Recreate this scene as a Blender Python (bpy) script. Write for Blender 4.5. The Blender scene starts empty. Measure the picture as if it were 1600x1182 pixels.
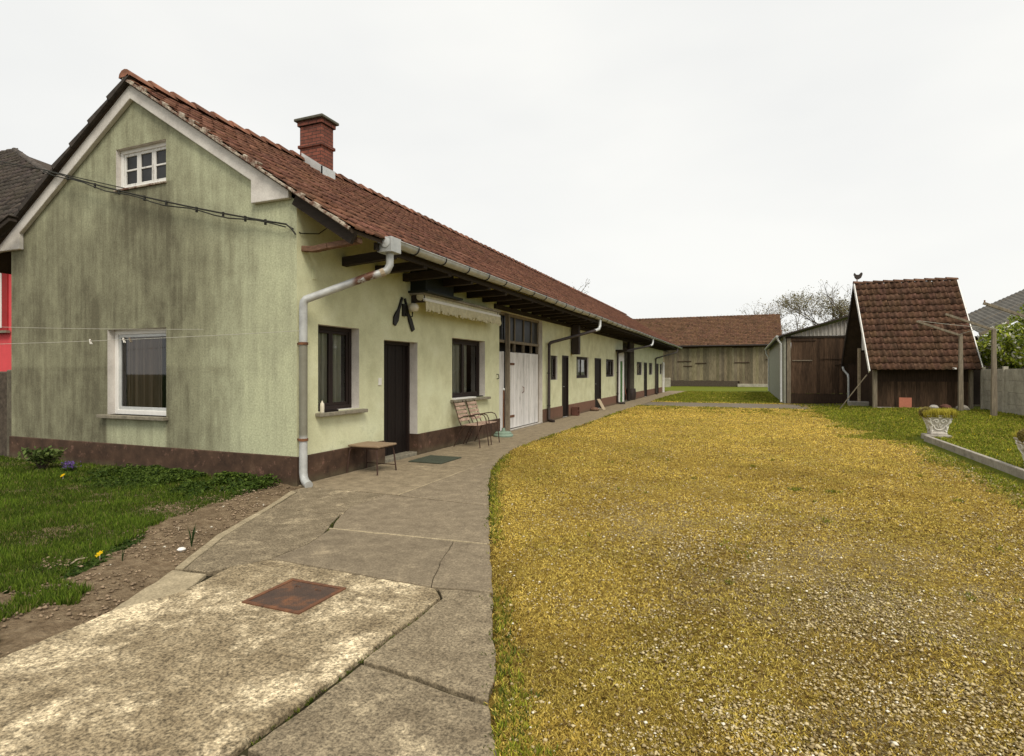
import bpy, bmesh, math, random
import numpy as np
from mathutils import Vector, Matrix
random.seed(7)
RS = np.random.RandomState(11)
SC = bpy.context.scene
COL = SC.collection
rad = math.radians

# ------------------------------------------------------------------ camera, sky, sun, exposure
CAM = (5.673, -6.080, 1.55)
cd = bpy.data.cameras.new('camera'); cam = bpy.data.objects.new('camera', cd); COL.objects.link(cam)
cam.location = CAM
cam.rotation_euler = (rad(90), 0, 0.38874)
cd.sensor_width = 36; cd.lens = 888.0 / 1600 * 36
cd.shift_y = -10.25 / 1600
cd.clip_start = 0.05; cd.clip_end = 2000
SC.camera = cam

SUN_DIR = Vector((0.42, -0.46, 0.80)).normalized()
world = bpy.data.worlds.new('World'); SC.world = world; world.use_nodes = True
wn = world.node_tree.nodes; wl = world.node_tree.links; wn.clear()
w_out = wn.new('ShaderNodeOutputWorld')
sky = wn.new('ShaderNodeTexSky'); sky.sky_type = 'NISHITA'; sky.sun_disc = False
sky.sun_elevation = math.asin(SUN_DIR.z); sky.sun_rotation = math.atan2(SUN_DIR.x, SUN_DIR.y)
bg1 = wn.new('ShaderNodeBackground'); bg1.inputs['Strength'].default_value = 0.1
wl.new(sky.outputs[0], bg1.inputs['Color'])
tc = wn.new('ShaderNodeTexCoord'); nz = wn.new('ShaderNodeTexNoise')          # overcast cloud sheet
mp = wn.new('ShaderNodeMapping'); mp.inputs['Scale'].default_value = (1, 1, 2.6)
wl.new(tc.outputs['Generated'], mp.inputs['Vector']); wl.new(mp.outputs[0], nz.inputs['Vector'])
nz.inputs['Scale'].default_value = 1.5; nz.inputs['Detail'].default_value = 4
rp = wn.new('ShaderNodeValToRGB')
rp.color_ramp.elements[0].position = 0.3; rp.color_ramp.elements[0].color = (0.74, 0.745, 0.735, 1)
rp.color_ramp.elements[1].position = 0.68; rp.color_ramp.elements[1].color = (0.85, 0.845, 0.81, 1)
wl.new(nz.outputs['Fac'], rp.inputs['Fac'])
bg2 = wn.new('ShaderNodeBackground'); wl.new(rp.outputs[0], bg2.inputs['Color']); bg2.inputs['Strength'].default_value = 1.0
mx = wn.new('ShaderNodeMixShader'); mx.inputs[0].default_value = 0.95
wl.new(bg1.outputs[0], mx.inputs[1]); wl.new(bg2.outputs[0], mx.inputs[2]); wl.new(mx.outputs[0], w_out.inputs['Surface'])

sd = bpy.data.lights.new('sun', 'SUN'); sd.energy = 2.3; sd.angle = rad(24); sd.color = (1.0, 0.93, 0.80)
sun = bpy.data.objects.new('sun', sd); COL.objects.link(sun)
sun.rotation_euler = SUN_DIR.to_track_quat('Z', 'Y').to_euler(); sun.location = (10, -12, 20)
SC.view_settings.view_transform = 'Standard'; SC.view_settings.look = 'None'
SC.view_settings.exposure = 0.25; SC.view_settings.gamma = 1.0

# ------------------------------------------------------------------ material helpers
class M:
    def __init__(s, name):
        s.m = bpy.data.materials.new(name); s.m.use_nodes = True
        s.n = s.m.node_tree.nodes; s.l = s.m.node_tree.links
        s.b = s.n['Principled BSDF']; s.o = s.n['Material Output']
        s.tc = s.n.new('ShaderNodeTexCoord')
    def put(s, sock, v):
        if hasattr(v, 'is_output') or hasattr(v, 'node'): s.l.new(v, sock)
        elif isinstance(v, (tuple, list)) and len(v) == 3 and sock.type == 'RGBA': sock.default_value = (*v, 1)
        else: sock.default_value = v
    def co(s, scale=(1, 1, 1), rot=(0, 0, 0), kind='Object'):
        mp = s.n.new('ShaderNodeMapping'); mp.inputs['Scale'].default_value = scale; mp.inputs['Rotation'].default_value = rot
        s.l.new(s.tc.outputs[kind], mp.inputs['Vector']); return mp.outputs[0]
    def noise(s, scale, detail=4, rough=.55, co=None, dist=0):
        t = s.n.new('ShaderNodeTexNoise'); t.inputs['Scale'].default_value = scale; t.inputs['Detail'].default_value = detail
        t.inputs['Roughness'].default_value = rough; t.inputs['Distortion'].default_value = dist
        s.l.new(co if co is not None else s.tc.outputs['Object'], t.inputs['Vector']); return t.outputs['Fac']
    def voro(s, scale, out='Distance', co=None, feature='F1'):
        t = s.n.new('ShaderNodeTexVoronoi'); t.inputs['Scale'].default_value = scale; t.feature = feature
        s.l.new(co if co is not None else s.tc.outputs['Object'], t.inputs['Vector']); return t.outputs[out]
    def ramp(s, fac, *st):
        r = s.n.new('ShaderNodeValToRGB'); e = r.color_ramp.elements
        while len(e) < len(st): e.new(0.5)
        for k, (p, c) in enumerate(st):
            e[k].position = p; e[k].color = (*c, 1) if isinstance(c, (tuple, list)) else (c, c, c, 1)
        s.put(r.inputs['Fac'], fac); return r.outputs['Color']
    def mix(s, f, a, b, mode='MIX'):
        x = s.n.new('ShaderNodeMix'); x.data_type = 'RGBA'; x.blend_type = mode
        s.put(x.inputs[0], f); s.put(x.inputs[6], a); s.put(x.inputs[7], b); return x.outputs[2]
    def math(s, op, a, b=0.0, clamp=False):
        x = s.n.new('ShaderNodeMath'); x.operation = op; x.use_clamp = clamp
        s.put(x.inputs[0], a); s.put(x.inputs[1], b); return x.outputs[0]
    def rng(s, v, a, b, c=0., d=1., smooth=True):
        x = s.n.new('ShaderNodeMapRange'); x.clamp = True
        if smooth: x.interpolation_type = 'SMOOTHSTEP'
        s.put(x.inputs[0], v); x.inputs[1].default_value = a; x.inputs[2].default_value = b
        x.inputs[3].default_value = c; x.inputs[4].default_value = d; return x.outputs[0]
    def xyz(s):
        x = s.n.new('ShaderNodeSeparateXYZ'); s.l.new(s.tc.outputs['Object'], x.inputs[0]); return x.outputs
    def attr(s, name='Col'):
        a = s.n.new('ShaderNodeAttribute'); a.attribute_name = name; return a.outputs['Color']
    def bump(s, h, strength=.4, dist=.01):
        b = s.n.new('ShaderNodeBump'); b.inputs['Strength'].default_value = strength; b.inputs['Distance'].default_value = dist
        s.l.new(h, b.inputs['Height']); s.l.new(b.outputs[0], s.b.inputs['Normal'])
    def out(s, color, rough=.85, metal=0., spec=.3):
        s.put(s.b.inputs['Base Color'], color); s.put(s.b.inputs['Roughness'], rough)
        s.b.inputs['Metallic'].default_value = metal; s.b.inputs['Specular IOR Level'].default_value = spec
        return s.m

def simple(name, c, rough=.8, var=.25, scale=6, metal=0., spec=.3, bump=.15, stretch=(1, 1, 1)):
    m = M(name); co = m.co(stretch)
    n = m.noise(scale, 6, .6, co); n2 = m.noise(scale * 6, 4, .6, co)
    f = m.math('ADD', m.math('MULTIPLY', n, .65), m.math('MULTIPLY', n2, .35))
    lo = tuple(x * (1 - var) for x in c); hi = tuple(min(1, x * (1 + var)) for x in c)
    col = m.ramp(f, (.32, lo), (.68, hi))
    if bump: m.bump(n2, bump, .004)
    return m.out(col, rough, metal, spec)

def wood(name, dark, light, rough=.85, scale=1.0, axis='z', gap=None):
    """planks: per-plank tone, grain along the board, dark gaps"""
    m = M(name)
    st = {'z': (14, 14, 1.1), 'x': (1.1, 14, 14), 'y': (14, 1.1, 14)}[axis]
    g = m.noise(2.2 * scale, 8, .65, m.co(st), .3); big = m.noise(1.3, 4, .6, m.co((1, 1, .4)))
    f = m.math('ADD', m.math('MULTIPLY', g, .7), m.math('MULTIPLY', big, .3))
    col = m.ramp(f, (.34, dark), (.5, tuple((a + b) / 2 for a, b in zip(dark, light))), (.66, light))
    a = m.attr(); col = m.mix(1.0, col, a, 'MULTIPLY')
    m.bump(g, .35, .006)
    return m.out(col, rough, 0, .2)

MAT = {}
# --- gable plaster: pale green, weather-dirty with vertical algae streaks
m = M('plaster_dirty'); X = m.xyz()
st = m.noise(1.0, 9, .68, m.co((7.0, 1, .55))); big = m.noise(.62, 5, .6, m.co((1, 1, .8))); fine = m.noise(38, 5, .75)
mid = m.noise(3.4, 7, .7, m.co((1, 1, .7)))
d = m.math('ADD', m.math('MULTIPLY', st, .38), m.math('ADD', m.math('MULTIPLY', big, .36), m.math('MULTIPLY', mid, .39)))
wx = m.rng(X[0], -2.6, -.3, .08, -.17); wz = m.rng(X[2], 3.2, 5.0, .04, -.10)
wt = m.rng(X[2], 1.2, 2.6, -.01, .05)
d = m.math('ADD', d, m.math('ADD', wx, m.math('ADD', wz, wt)))
# dark wash below the attic window, clean patch sheltered by the sill
inx = m.math('MULTIPLY', m.rng(X[0], -3.98, -3.8), m.rng(X[0], -2.5, -2.38, 1, 0))
b1 = m.math('MULTIPLY', inx, m.math('MULTIPLY', m.rng(X[2], 3.0, 4.3), m.rng(X[2], 4.46, 4.5, 1, 0)))
d = m.math('ADD', d, m.math('MULTIPLY', b1, .11))
inx2 = m.math('MULTIPLY', m.rng(X[0], -4.02, -3.92), m.rng(X[0], -2.62, -2.52, 1, 0))
b2 = m.math('MULTIPLY', inx2, m.math('MULTIPLY', m.rng(X[2], .3, .36), m.rng(X[2], .8, .84, 1, 0)))
d = m.math('SUBTRACT', d, m.math('MULTIPLY', b2, .2))
below = m.rng(X[2], 1.58, 1.66, .05, 0)
d = m.math('ADD', d, m.math('MULTIPLY', below, m.rng(X[0], -1.3, -.9, 1, 0)))
col = m.ramp(d, (.40, (.50, .515, .335)), (.52, (.39, .395, .262)), (.64, (.275, .27, .175)), (.80, (.14, .13, .085)))
pit = m.noise(11, 8, .8)
col = m.mix(m.rng(pit, .55, .75, 0, .45), col, (.17, .15, .09))
col = m.mix(.5, col, m.ramp(fine, (.32, .40), (.5, .95), (.68, 1.45)), 'MULTIPLY')
m.bump(fine, .5, .006); MAT['plaster_dirty'] = m.out(col, .95, 0, .15)
# --- facade plaster: cleaner, yellowish green
m = M('plaster_green'); X = m.xyz()
fine = m.noise(42, 5, .75); mid = m.noise(2.2, 7, .66); patch = m.noise(.9, 4, .6, m.co((1, 1, 1.3)))
spat = m.math('MULTIPLY', m.rng(X[2], .2, 1.0, 1, 0), m.rng(m.noise(4.5, 8, .72), .5, .66))
col = m.ramp(mid, (.3, (.51, .505, .315)), (.55, (.635, .635, .42)), (.75, (.70, .705, .51)))
col = m.mix(m.math('MULTIPLY', m.rng(patch, .52, .7), .4), col, (.70, .73, .50))
col = m.mix(m.math('MULTIPLY', spat, .55), col, (.36, .37, .20))
col = m.mix(.28, col, m.ramp(fine, (.3, .6), (.7, 1.3)), 'MULTIPLY')
m.bump(fine, .5, .005); MAT['plaster_green'] = m.out(col, .95, 0, .15)
# --- white rough plaster trim, reveals
m = M('plaster_white'); fine = m.noise(60, 4, .7); mid = m.noise(3, 6, .7)
col = m.ramp(mid, (.3, (.54, .50, .455)), (.65, (.72, .68, .625)))
col = m.mix(.35, col, m.ramp(fine, (.3, .6), (.7, 1.2)), 'MULTIPLY'); m.bump(fine, .6, .006)
MAT['plaster_white'] = m.out(col, .95, 0, .15)
# --- brown plinth
m = M('plinth_brown'); mid = m.noise(3.5, 8, .7); fl = m.noise(9, 8, .75); X = m.xyz()
col = m.ramp(mid, (.32, (.036, .021, .014)), (.6, (.085, .048, .030)), (.75, (.15, .095, .062)))
col = m.mix(m.math('MULTIPLY', m.rng(fl, .56, .66), m.rng(X[1], 6, 10, .6, .9)), col, (.22, .12, .085))
col = m.mix(m.rng(X[1], 8, 13, 0, .6), col, (.24, .125, .085))
col = m.mix(m.math('MULTIPLY', m.rng(X[2], 0.0, .14, 1, 0), m.rng(mid, .3, .7, .2, .9)), col, (.10, .085, .05))
m.bump(fl, .4, .008); MAT['plinth'] = m.out(col, .8, 0, .25)

def tile_mat(name, dark, base, light, lichen, lich=.5):
    m = M(name); a = m.attr(); n = m.noise(7, 7, .7); b = m.noise(.55, 5, .65); l = m.noise(2.2, 9, .75)
    col = m.ramp(n, (.3, dark), (.52, base), (.72, light))
    col = m.mix(1.0, col, a, 'MULTIPLY')
    col = m.mix(m.rng(l, .55, .72, 0, lich), col, lichen)
    col = m.mix(m.rng(b, .5, .75, 0, .45), col, dark)
    m.bump(n, .4, .006); return m.out(col, .9, 0, .2)
MAT['tile_red'] = tile_mat('tile_red', (.062, .032, .022), (.155, .070, .045), (.26, .128, .085), (.17, .12, .075), .45)
MAT['tile_barn'] = tile_mat('tile_barn', (.065, .038, .022), (.145, .078, .046), (.235, .135, .08), (.12, .095, .05), .6)
MAT['tile_shed'] = tile_mat('tile_shed', (.042, .025, .016), (.112, .060, .038), (.19, .11, .072), (.085, .066, .042), .7)
MAT['tile_dark'] = tile_mat('tile_dark', (.035, .03, .026), (.075, .062, .052), (.11, .09, .075), (.08, .075, .06), .4)
m = M('verge_mortar'); n = m.noise(7, 8, .75); n2 = m.noise(30, 5, .7)
col = m.mix(m.rng(n, .42, .58), (.16, .085, .06), (.46, .40, .32)); col = m.mix(.6, col, m.ramp(n2, (.3, .45), (.7, 1.4)), 'MULTIPLY'); m.bump(n, .9, .02); MAT['mortar'] = m.out(col, .95, 0, .15)
MAT['ridge'] = tile_mat('ridge_tile', (.10, .055, .035), (.21, .095, .06), (.36, .16, .10), (.20, .18, .11), .6)
# --- timber
MAT['beam'] = simple('dark_beam', (.030, .022, .016), .9, .5, 5, stretch=(1, 8, 8))
MAT['beam_worn'] = simple('worn_beam', (.17, .095, .06), .9, .6, 5, stretch=(2, 9, 9), bump=.6)
MAT['soffit'] = simple('roof_underside', (.05, .034, .022), .95, .4, 4)
MAT['dark_wood'] = simple('dark_brown_joinery', (.011, .007, .006), .6, .4, 5, stretch=(9, 9, .8), spec=.2)
MAT['dark_frame'] = simple('dark_brown_frame', (.020, .012, .010), .55, .35, 5, stretch=(9, 9, .8), spec=.25)
MAT['white_paint'] = simple('white_paint', (.78, .76, .72), .5, .08, 4, spec=.4)
m = M('peeling_white_paint'); n = m.noise(3, 9, .75, m.co((3, 3, .8))); g = m.noise(14, 6, .7, m.co((1, 1, .3)))
col = m.mix(m.rng(n, .54, .66), (.74, .72, .68), (.30, .27, .23)); col = m.mix(.3, col, m.ramp(g, (.3, .55), (.7, 1.2)), 'MULTIPLY')
MAT['peel'] = m.out(col, .7)
m = M('garage_planks'); a = m.attr(); n = m.noise(3.2, 9, .78, m.co((1, 3.5, .5))); g = m.noise(9, 6, .7, m.co((1, 3, .25)))
col = m.mix(m.rng(n, .48, .66, 0, .8), (.72, .70, .68), (.42, .40, .38)); col = m.mix(1.0, col, a, 'MULTIPLY')
col = m.mix(.35, col, m.ramp(g, (.3, .55), (.7, 1.15)), 'MULTIPLY'); MAT['garage'] = m.out(col, .7)
MAT['barn_wood'] = wood('barn_planks', (.080, .066, .043), (.29, .24, .165))
MAT['shed_wood'] = wood('shed_planks', (.028, .017, .010), (.125, .075, .046))
MAT['shed_dark'] = wood('shed_dark_planks', (.016, .011, .008), (.075, .045, .028))
MAT['pole_wood'] = simple('grey_timber', (.20, .165, .12), .95, .5, 3, stretch=(9, 9, 1), bump=.5)
MAT['pale_wood'] = simple('pale_board', (.36, .29, .20), .8, .35, 4, stretch=(1, 8, 8))
MAT['seat_wood'] = simple('worn_seat_board', (.27, .19, .12), .7, .35, 4, stretch=(1, 8, 8))
MAT['slat_wood'] = simple('flaking_slats', (.36, .25, .19), .85, .65, 7, stretch=(4, 1, 1), bump=.4)
# --- metal
m = M('zinc'); n = m.noise(5, 7, .7); r = m.noise(3.1, 8, .72)
col = m.ramp(n, (.3, (.34, .35, .34)), (.7, (.54, .55, .535))); col = m.mix(m.rng(r, .62, .7, 0, .8), col, (.19, .10, .06))
MAT['zinc'] = m.out(col, .5, .35, .5)
m = M('zinc_worn_pipe'); X = m.xyz(); n = m.noise(6, 7, .7); r = m.noise(7, 8, .72)
col = m.ramp(n, (.3, (.34, .34, .33)), (.7, (.56, .57, .55)))
olive = m.math('MULTIPLY', m.rng(X[2], .62, .7), m.rng(X[2], 1.92, 1.96, 1, 0)); col = m.mix(m.math('MULTIPLY', olive, .8), col, (.15, .135, .08))
rust = m.math('MULTIPLY', m.math('MULTIPLY', m.rng(X[0], .62, .70), m.rng(X[0], .86, .92, 1, 0)), m.rng(r, .40, .48))
col = m.mix(rust, col, (.13, .055, .03)); MAT['zinc_pipe'] = m.out(col, .5, .25, .5)
MAT['dark_metal'] = simple('dark_brown_metal', (.035, .024, .020), .6, .4, 7, spec=.4)
MAT['black_iron'] = simple('black_iron', (.012, .011, .010), .6, .4, 8, spec=.4)
m = M('rusty_iron'); n = m.noise(9, 8, .72); X = m.noise(2.4, 3, .5)
col = m.ramp(n, (.3, (.05, .03, .022)), (.55, (.16, .07, .035)), (.75, (.27, .12, .05))); m.bump(n, .5, .004); MAT['rust'] = m.out(col, .85, 0, .3)
MAT['brown_iron'] = simple('brown_iron', (.055, .028, .019), .7, .45, 9, spec=.35)
m = M('rusty_chequer_plate'); n = m.noise(4.5, 8, .7)
ch = m.n.new('ShaderNodeTexChecker'); ch.inputs['Scale'].default_value = 66; m.l.new(m.co((1, 1, 1), (0, 0, .785)), ch.inputs['Vector'])
col = m.ramp(n, (.3, (.045, .032, .026)), (.52, (.085, .05, .034)), (.72, (.24, .095, .035)))
m.bump(ch.outputs['Fac'], .8, .006); MAT['plate'] = m.out(col, .75, .1, .4)
MAT['corrugated'] = simple('grey_corrugated_sheet', (.42, .40, .37), .8, .3, 3)
MAT['eternit'] = simple('weathered_corrugated_roof', (.105, .098, .085), .95, .4, 3)
MAT['lightgrey'] = simple('pale_grey_metal', (.56, .57, .56), .45, .15, 4, metal=.3)
MAT['greygreen'] = simple('greygreen_panel', (.27, .27, .215), .7, .25, 3)
MAT['greywall'] = simple('grey_passage_render', (.15, .14, .105), .95, .4, 3)
MAT['cable'] = simple('black_cable', (.02, .019, .012), .6, .3, 9)
MAT['wire'] = simple('pale_wire', (.45, .43, .36), .6, .2, 9)
# --- brick
m = M('chimney_brick'); bt = m.n.new('ShaderNodeTexBrick')
cx = m.n.new('ShaderNodeCombineXYZ'); X = m.xyz(); m.l.new(m.math('ADD', X[0], X[1]), cx.inputs[0]); m.l.new(X[2], cx.inputs[1]); m.l.new(cx.outputs[0], bt.inputs['Vector'])
bt.inputs['Scale'].default_value = 4.0; bt.inputs['Mortar Size'].default_value = .03; bt.inputs['Brick Width'].default_value = .9; bt.inputs['Row Height'].default_value = .3
bt.inputs['Color1'].default_value = (.26, .085, .055, 1); bt.inputs['Color2'].default_value = (.17, .06, .042, 1); bt.inputs['Mortar'].default_value = (.055, .035, .028, 1)
n = m.noise(9, 7, .7); col = m.mix(.6, bt.outputs['Color'], m.ramp(n, (.3, .5), (.7, 1.4)), 'MULTIPLY'); m.bump(bt.outputs['Fac'], -.6, .01)
MAT['brick'] = m.out(col, .9)
MAT['cap'] = simple('chimney_cap_concrete', (.11, .105, .08), .95, .4, 5)
# --- stone / concrete
MAT['sill'] = simple('stone_sill', (.22, .195, .145), .9, .4, 14, bump=.4)
MAT['kerb'] = simple('kerb_concrete', (.31, .28, .235), .95, .45, 5, bump=.5)
MAT['fence_conc'] = simple('fence_concrete', (.36, .33, .265), .95, .4, 2.2, bump=.4)
MAT['boundary'] = simple('rough_dark_render', (.075, .058, .042), .95, .6, 14, bump=1.0)
MAT['boundary_post'] = simple('weathered_pier', (.115, .10, .07), .95, .5, 6, bump=.5)
m = M('urn_stone'); n = m.noise(16, 7, .7)
MAT['urn'] = m.out(m.ramp(n, (.3, (.34, .31, .265)), (.7, (.62, .58, .52))), .9)
MAT['urn_white'] = simple('urn_relief', (.74, .71, .65), .9, .15, 12)
MAT['pink'] = simple('pink_render', (.72, .085, .095), .9, .08, 3)
MAT['redtrim'] = simple('red_window_reveal', (.34, .025, .025), .8, .15, 3)
MAT['orange'] = simple('salmon_board', (.50, .18, .115), .8, .15, 5)
MAT['brown_box'] = simple('brown_box', (.12, .05, .035), .8, .3, 6)
MAT['green_plastic'] = simple('pale_green_plastic', (.20, .27, .21), .6, .2, 5)
MAT['mat_green'] = simple('door_mat', (.055, .062, .042), .95, .4, 30, bump=.8)
MAT['cream'] = simple('cream_fabric', (.60, .55, .38), .9, .2, 12)
MAT['globe'] = simple('opal_globe', (.62, .57, .45), .3, .08, 4, spec=.5)
MAT['curtain'] = simple('net_curtain', (.70, .66, .58), .9, .25, 3, stretch=(10, 10, .6))
MAT['curtain_b'] = simple('brown_curtain', (.46, .33, .25), .9, .25, 3, stretch=(12, 12, .6))
MAT['green_door'] = simple('green_paint', (.055, .14, .035), .7, .3, 5)
MAT['dark_green'] = simple('dark_green_box', (.012, .016, .014), .6, .3, 5)
# --- glass
m = M('window_glass'); tr = m.n.new('ShaderNodeBsdfTransparent'); gl = m.n.new('ShaderNodeBsdfGlossy'); gl.inputs['Roughness'].default_value = .02
tr.inputs['Color'].default_value = (.70, .73, .70, 1)
fr = m.n.new('ShaderNodeFresnel'); fr.inputs['IOR'].default_value = 1.5; mm = m.n.new('ShaderNodeMixShader')
m.l.new(m.math('ADD', m.math('MULTIPLY', fr.outputs[0], 1.0), .03), mm.inputs[0]); m.l.new(tr.outputs[0], mm.inputs[1]); m.l.new(gl.outputs[0], mm.inputs[2]); m.l.new(mm.outputs[0], m.o.inputs['Surface'])
MAT['glass'] = m.m
m = M('dirty_glass'); n = m.noise(4, 7, .7); MAT['dirty_glass'] = m.out(m.ramp(n, (.3, (.007, .008, .008)), (.75, (.03, .03, .028))), .3, 0, .25)
# --- ground
m = M('soil'); n = m.noise(9, 10, .75); v = m.voro(34); big = m.noise(1.2, 4)
col = m.ramp(n, (.3, (.11, .072, .040)), (.5, (.225, .163, .10)), (.7, (.38, .29, .185))); col = m.mix(m.rng(big, .4, .7, 0, .4), col, (.12, .085, .05))
m.bump(m.math('ADD', n, m.math('MULTIPLY', v, .35)), 1.0, .05); MAT['soil'] = m.out(col, 1.0, 0, .1)
m = M('joint_fill'); n = m.noise(14, 8, .7); MAT['joint'] = m.out(m.ramp(n, (.35, (.016, .013, .008)), (.7, (.06, .052, .026))), 1, 0, .1)
m = M('yard'); a = m.n.new('ShaderNodeAttribute'); a.attribute_name = 'Col'; sp = m.n.new('ShaderNodeSeparateColor'); m.l.new(a.outputs['Color'], sp.inputs[0])
n = m.noise(26, 9, .78); n2 = m.noise(2.2, 7, .7); n3 = m.noise(75, 5, .75); n4 = m.noise(.5, 5, .6)
ochre = m.ramp(n, (.34, (.06, .034, .008)), (.50, (.28, .185, .034)), (.66, (.58, .43, .11)))
gravel = m.ramp(n3, (.34, (.06, .038, .014)), (.5, (.27, .20, .085)), (.64, (.66, .57, .40)))
green = m.ramp(n, (.3, (.05, .07, .008)), (.55, (.15, .175, .02)), (.75, (.28, .25, .05)))
grey = m.ramp(n, (.3, (.11, .09, .065)), (.6, (.24, .205, .155)), (.8, (.34, .30, .23)))
jit = m.math('SUBTRACT', m.noise(3.5, 7, .72), .5)
gf = m.rng(m.math('ADD', sp.outputs[0], m.math('MULTIPLY', jit, 1.1)), .35, .65)
pf = m.rng(m.math('ADD', sp.outputs[1], m.math('MULTIPLY', jit, .7)), .35, .65)
vf = m.rng(m.math('ADD', sp.outputs[2], m.math('MULTIPLY', m.math('SUBTRACT', n2, .5), 1.5)), .3, .8)
col = m.mix(vf, ochre, gravel); col = m.mix(gf, col, green); col = m.mix(pf, col, grey)
col = m.mix(m.rng(n4, .5, .7, 0, .25), col, (.12, .08, .02))
m.bump(m.math('ADD', n, m.math('MULTIPLY', n3, .5)), 1.0, .03); MAT['yard'] = m.out(col, 1.0, 0, .1)
m = M('green_soil'); n = m.noise(12, 8, .75); MAT['lawn_base'] = m.out(m.ramp(n, (.3, (.012, .022, .004)), (.6, (.035, .055, .008)), (.8, (.09, .085, .03))), 1, 0, .1)

def concrete(name, dark, mid_, light, lightness, agg):
    m = M(name); fine = m.math('ADD', m.math('MULTIPLY', m.noise(62, 2, .8), .62), m.math('MULTIPLY', m.noise(23, 5, .8), .38)); blot = m.noise(1.7, 9, .72, None, .4); st = m.noise(5.5, 9, .75); sp = m.voro(70)
    col = m.ramp(st, (.3, dark), (.55, mid_), (.75, tuple(a * .6 + b * .4 for a, b in zip(mid_, light))))
    f = m.math('MULTIPLY', m.rng(blot, .62 - lightness, .80 - lightness), m.rng(m.noise(19, 6, .75), .35, .6, .25, 1))
    col = m.mix(f, col, light)
    col = m.mix(agg, col, m.ramp(fine, (.38, .32), (.5, .95), (.62, 1.65)), 'MULTIPLY')
    a = m.attr(); col = m.mix(1.0, col, a, 'MULTIPLY')
    m.bump(m.math('ADD', fine, m.math('MULTIPLY', st, .4)), .6, .006); return m.out(col, .92, 0, .2)
MAT['conc_rough'] = concrete('concrete_rough', (.125, .092, .052), (.28, .22, .135), (.82, .68, .45), .14, 1.0)
MAT['conc_dark'] = concrete('concrete_worn', (.135, .105, .07), (.215, .172, .115), (.48, .385, .25), .03, .5)
MAT['conc_mid'] = concrete('concrete_mid', (.125, .096, .06), (.235, .188, .122), (.66, .54, .35), .08, .85)
MAT['conc_walk'] = concrete('concrete_walk', (.15, .118, .075), (.27, .215, .14), (.55, .45, .29), .06, .4)
MAT['conc_pale'] = concrete('concrete_pale', (.24, .195, .125), (.36, .295, .19), (.60, .50, .34), .1, .4)

def leaf_mat(name, rough=.7, trans=.35):
    m = M(name); a = m.attr(); m.out(a, rough, 0, .2)
    t = m.n.new('ShaderNodeBsdfTranslucent'); m.l.new(a, t.inputs['Color']); mm = m.n.new('ShaderNodeMixShader'); mm.inputs[0].default_value = trans
    m.l.new(m.b.outputs[0], mm.inputs[1]); m.l.new(t.outputs[0], mm.inputs[2]); m.l.new(mm.outputs[0], m.o.inputs['Surface']); return m.m
MAT['leaf'] = leaf_mat('leaf'); MAT['stonebits'] = leaf_mat('stonebits', .9, 0.0)
MAT['bark'] = simple('bark', (.075, .058, .042), .95, .4, 8)

# ------------------------------------------------------------------ object helpers
def tag(o, label=None, cat=None, group=None, kind=None):
    if label: o['label'] = label
    if cat: o['category'] = cat
    if group: o['group'] = group
    if kind: o['kind'] = kind
    return o
def thing(name, label, cat, loc=(0, 0, 0), group=None, rz=0):
    o = bpy.data.objects.new(name, None); o.empty_display_size = .2; o.location = loc; o.rotation_euler = (0, 0, rz); COL.objects.link(o)
    return tag(o, label, cat, group)
def link(name, me, mat, parent=None, kind=None):
    o = bpy.data.objects.new(name, me); COL.objects.link(o)
    if mat is not None: me.materials.append(MAT[mat] if isinstance(mat, str) else mat)
    if parent is not None: o.parent = parent
    if kind: o['kind'] = kind
    return o
def copy_tree(o, parent=None):
    c = o.copy(); COL.objects.link(c)
    if parent is not None: c.parent = parent
    for ch in list(o.children): copy_tree(ch, c)
    return c
def np_mesh(name, V, F, cols=None, mat=None, parent=None, smooth=False):
    """V (n,3); F list of arrays each (k, m); cols per-vertex (n,3)"""
    me = bpy.data.meshes.new(name)
    V = np.asarray(V, np.float32); me.vertices.add(len(V)); me.vertices.foreach_set('co', V.ravel())
    loops = np.concatenate([np.asarray(f, np.int32).ravel() for f in F])
    tot = np.concatenate([np.full(len(f), np.asarray(f).shape[1], np.int32) for f in F])
    start = np.concatenate([[0], np.cumsum(tot)[:-1]]).astype(np.int32)
    me.loops.add(len(loops)); me.loops.foreach_set('vertex_index', loops)
    me.polygons.add(len(tot)); me.polygons.foreach_set('loop_start', start); me.polygons.foreach_set('loop_total', tot)
    if smooth: me.polygons.foreach_set('use_smooth', np.ones(len(tot), bool))
    if cols is not None:
        a = me.attributes.new('Col', 'FLOAT_COLOR', 'POINT')
        c = np.ones((len(V), 4), np.float32); c[:, :3] = cols; a.data.foreach_set('color', c.ravel())
    me.update(calc_edges=True); me.validate()
    return link(name, me, mat, parent)
ID = lambda u, w, d: (u, w, d)
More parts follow.
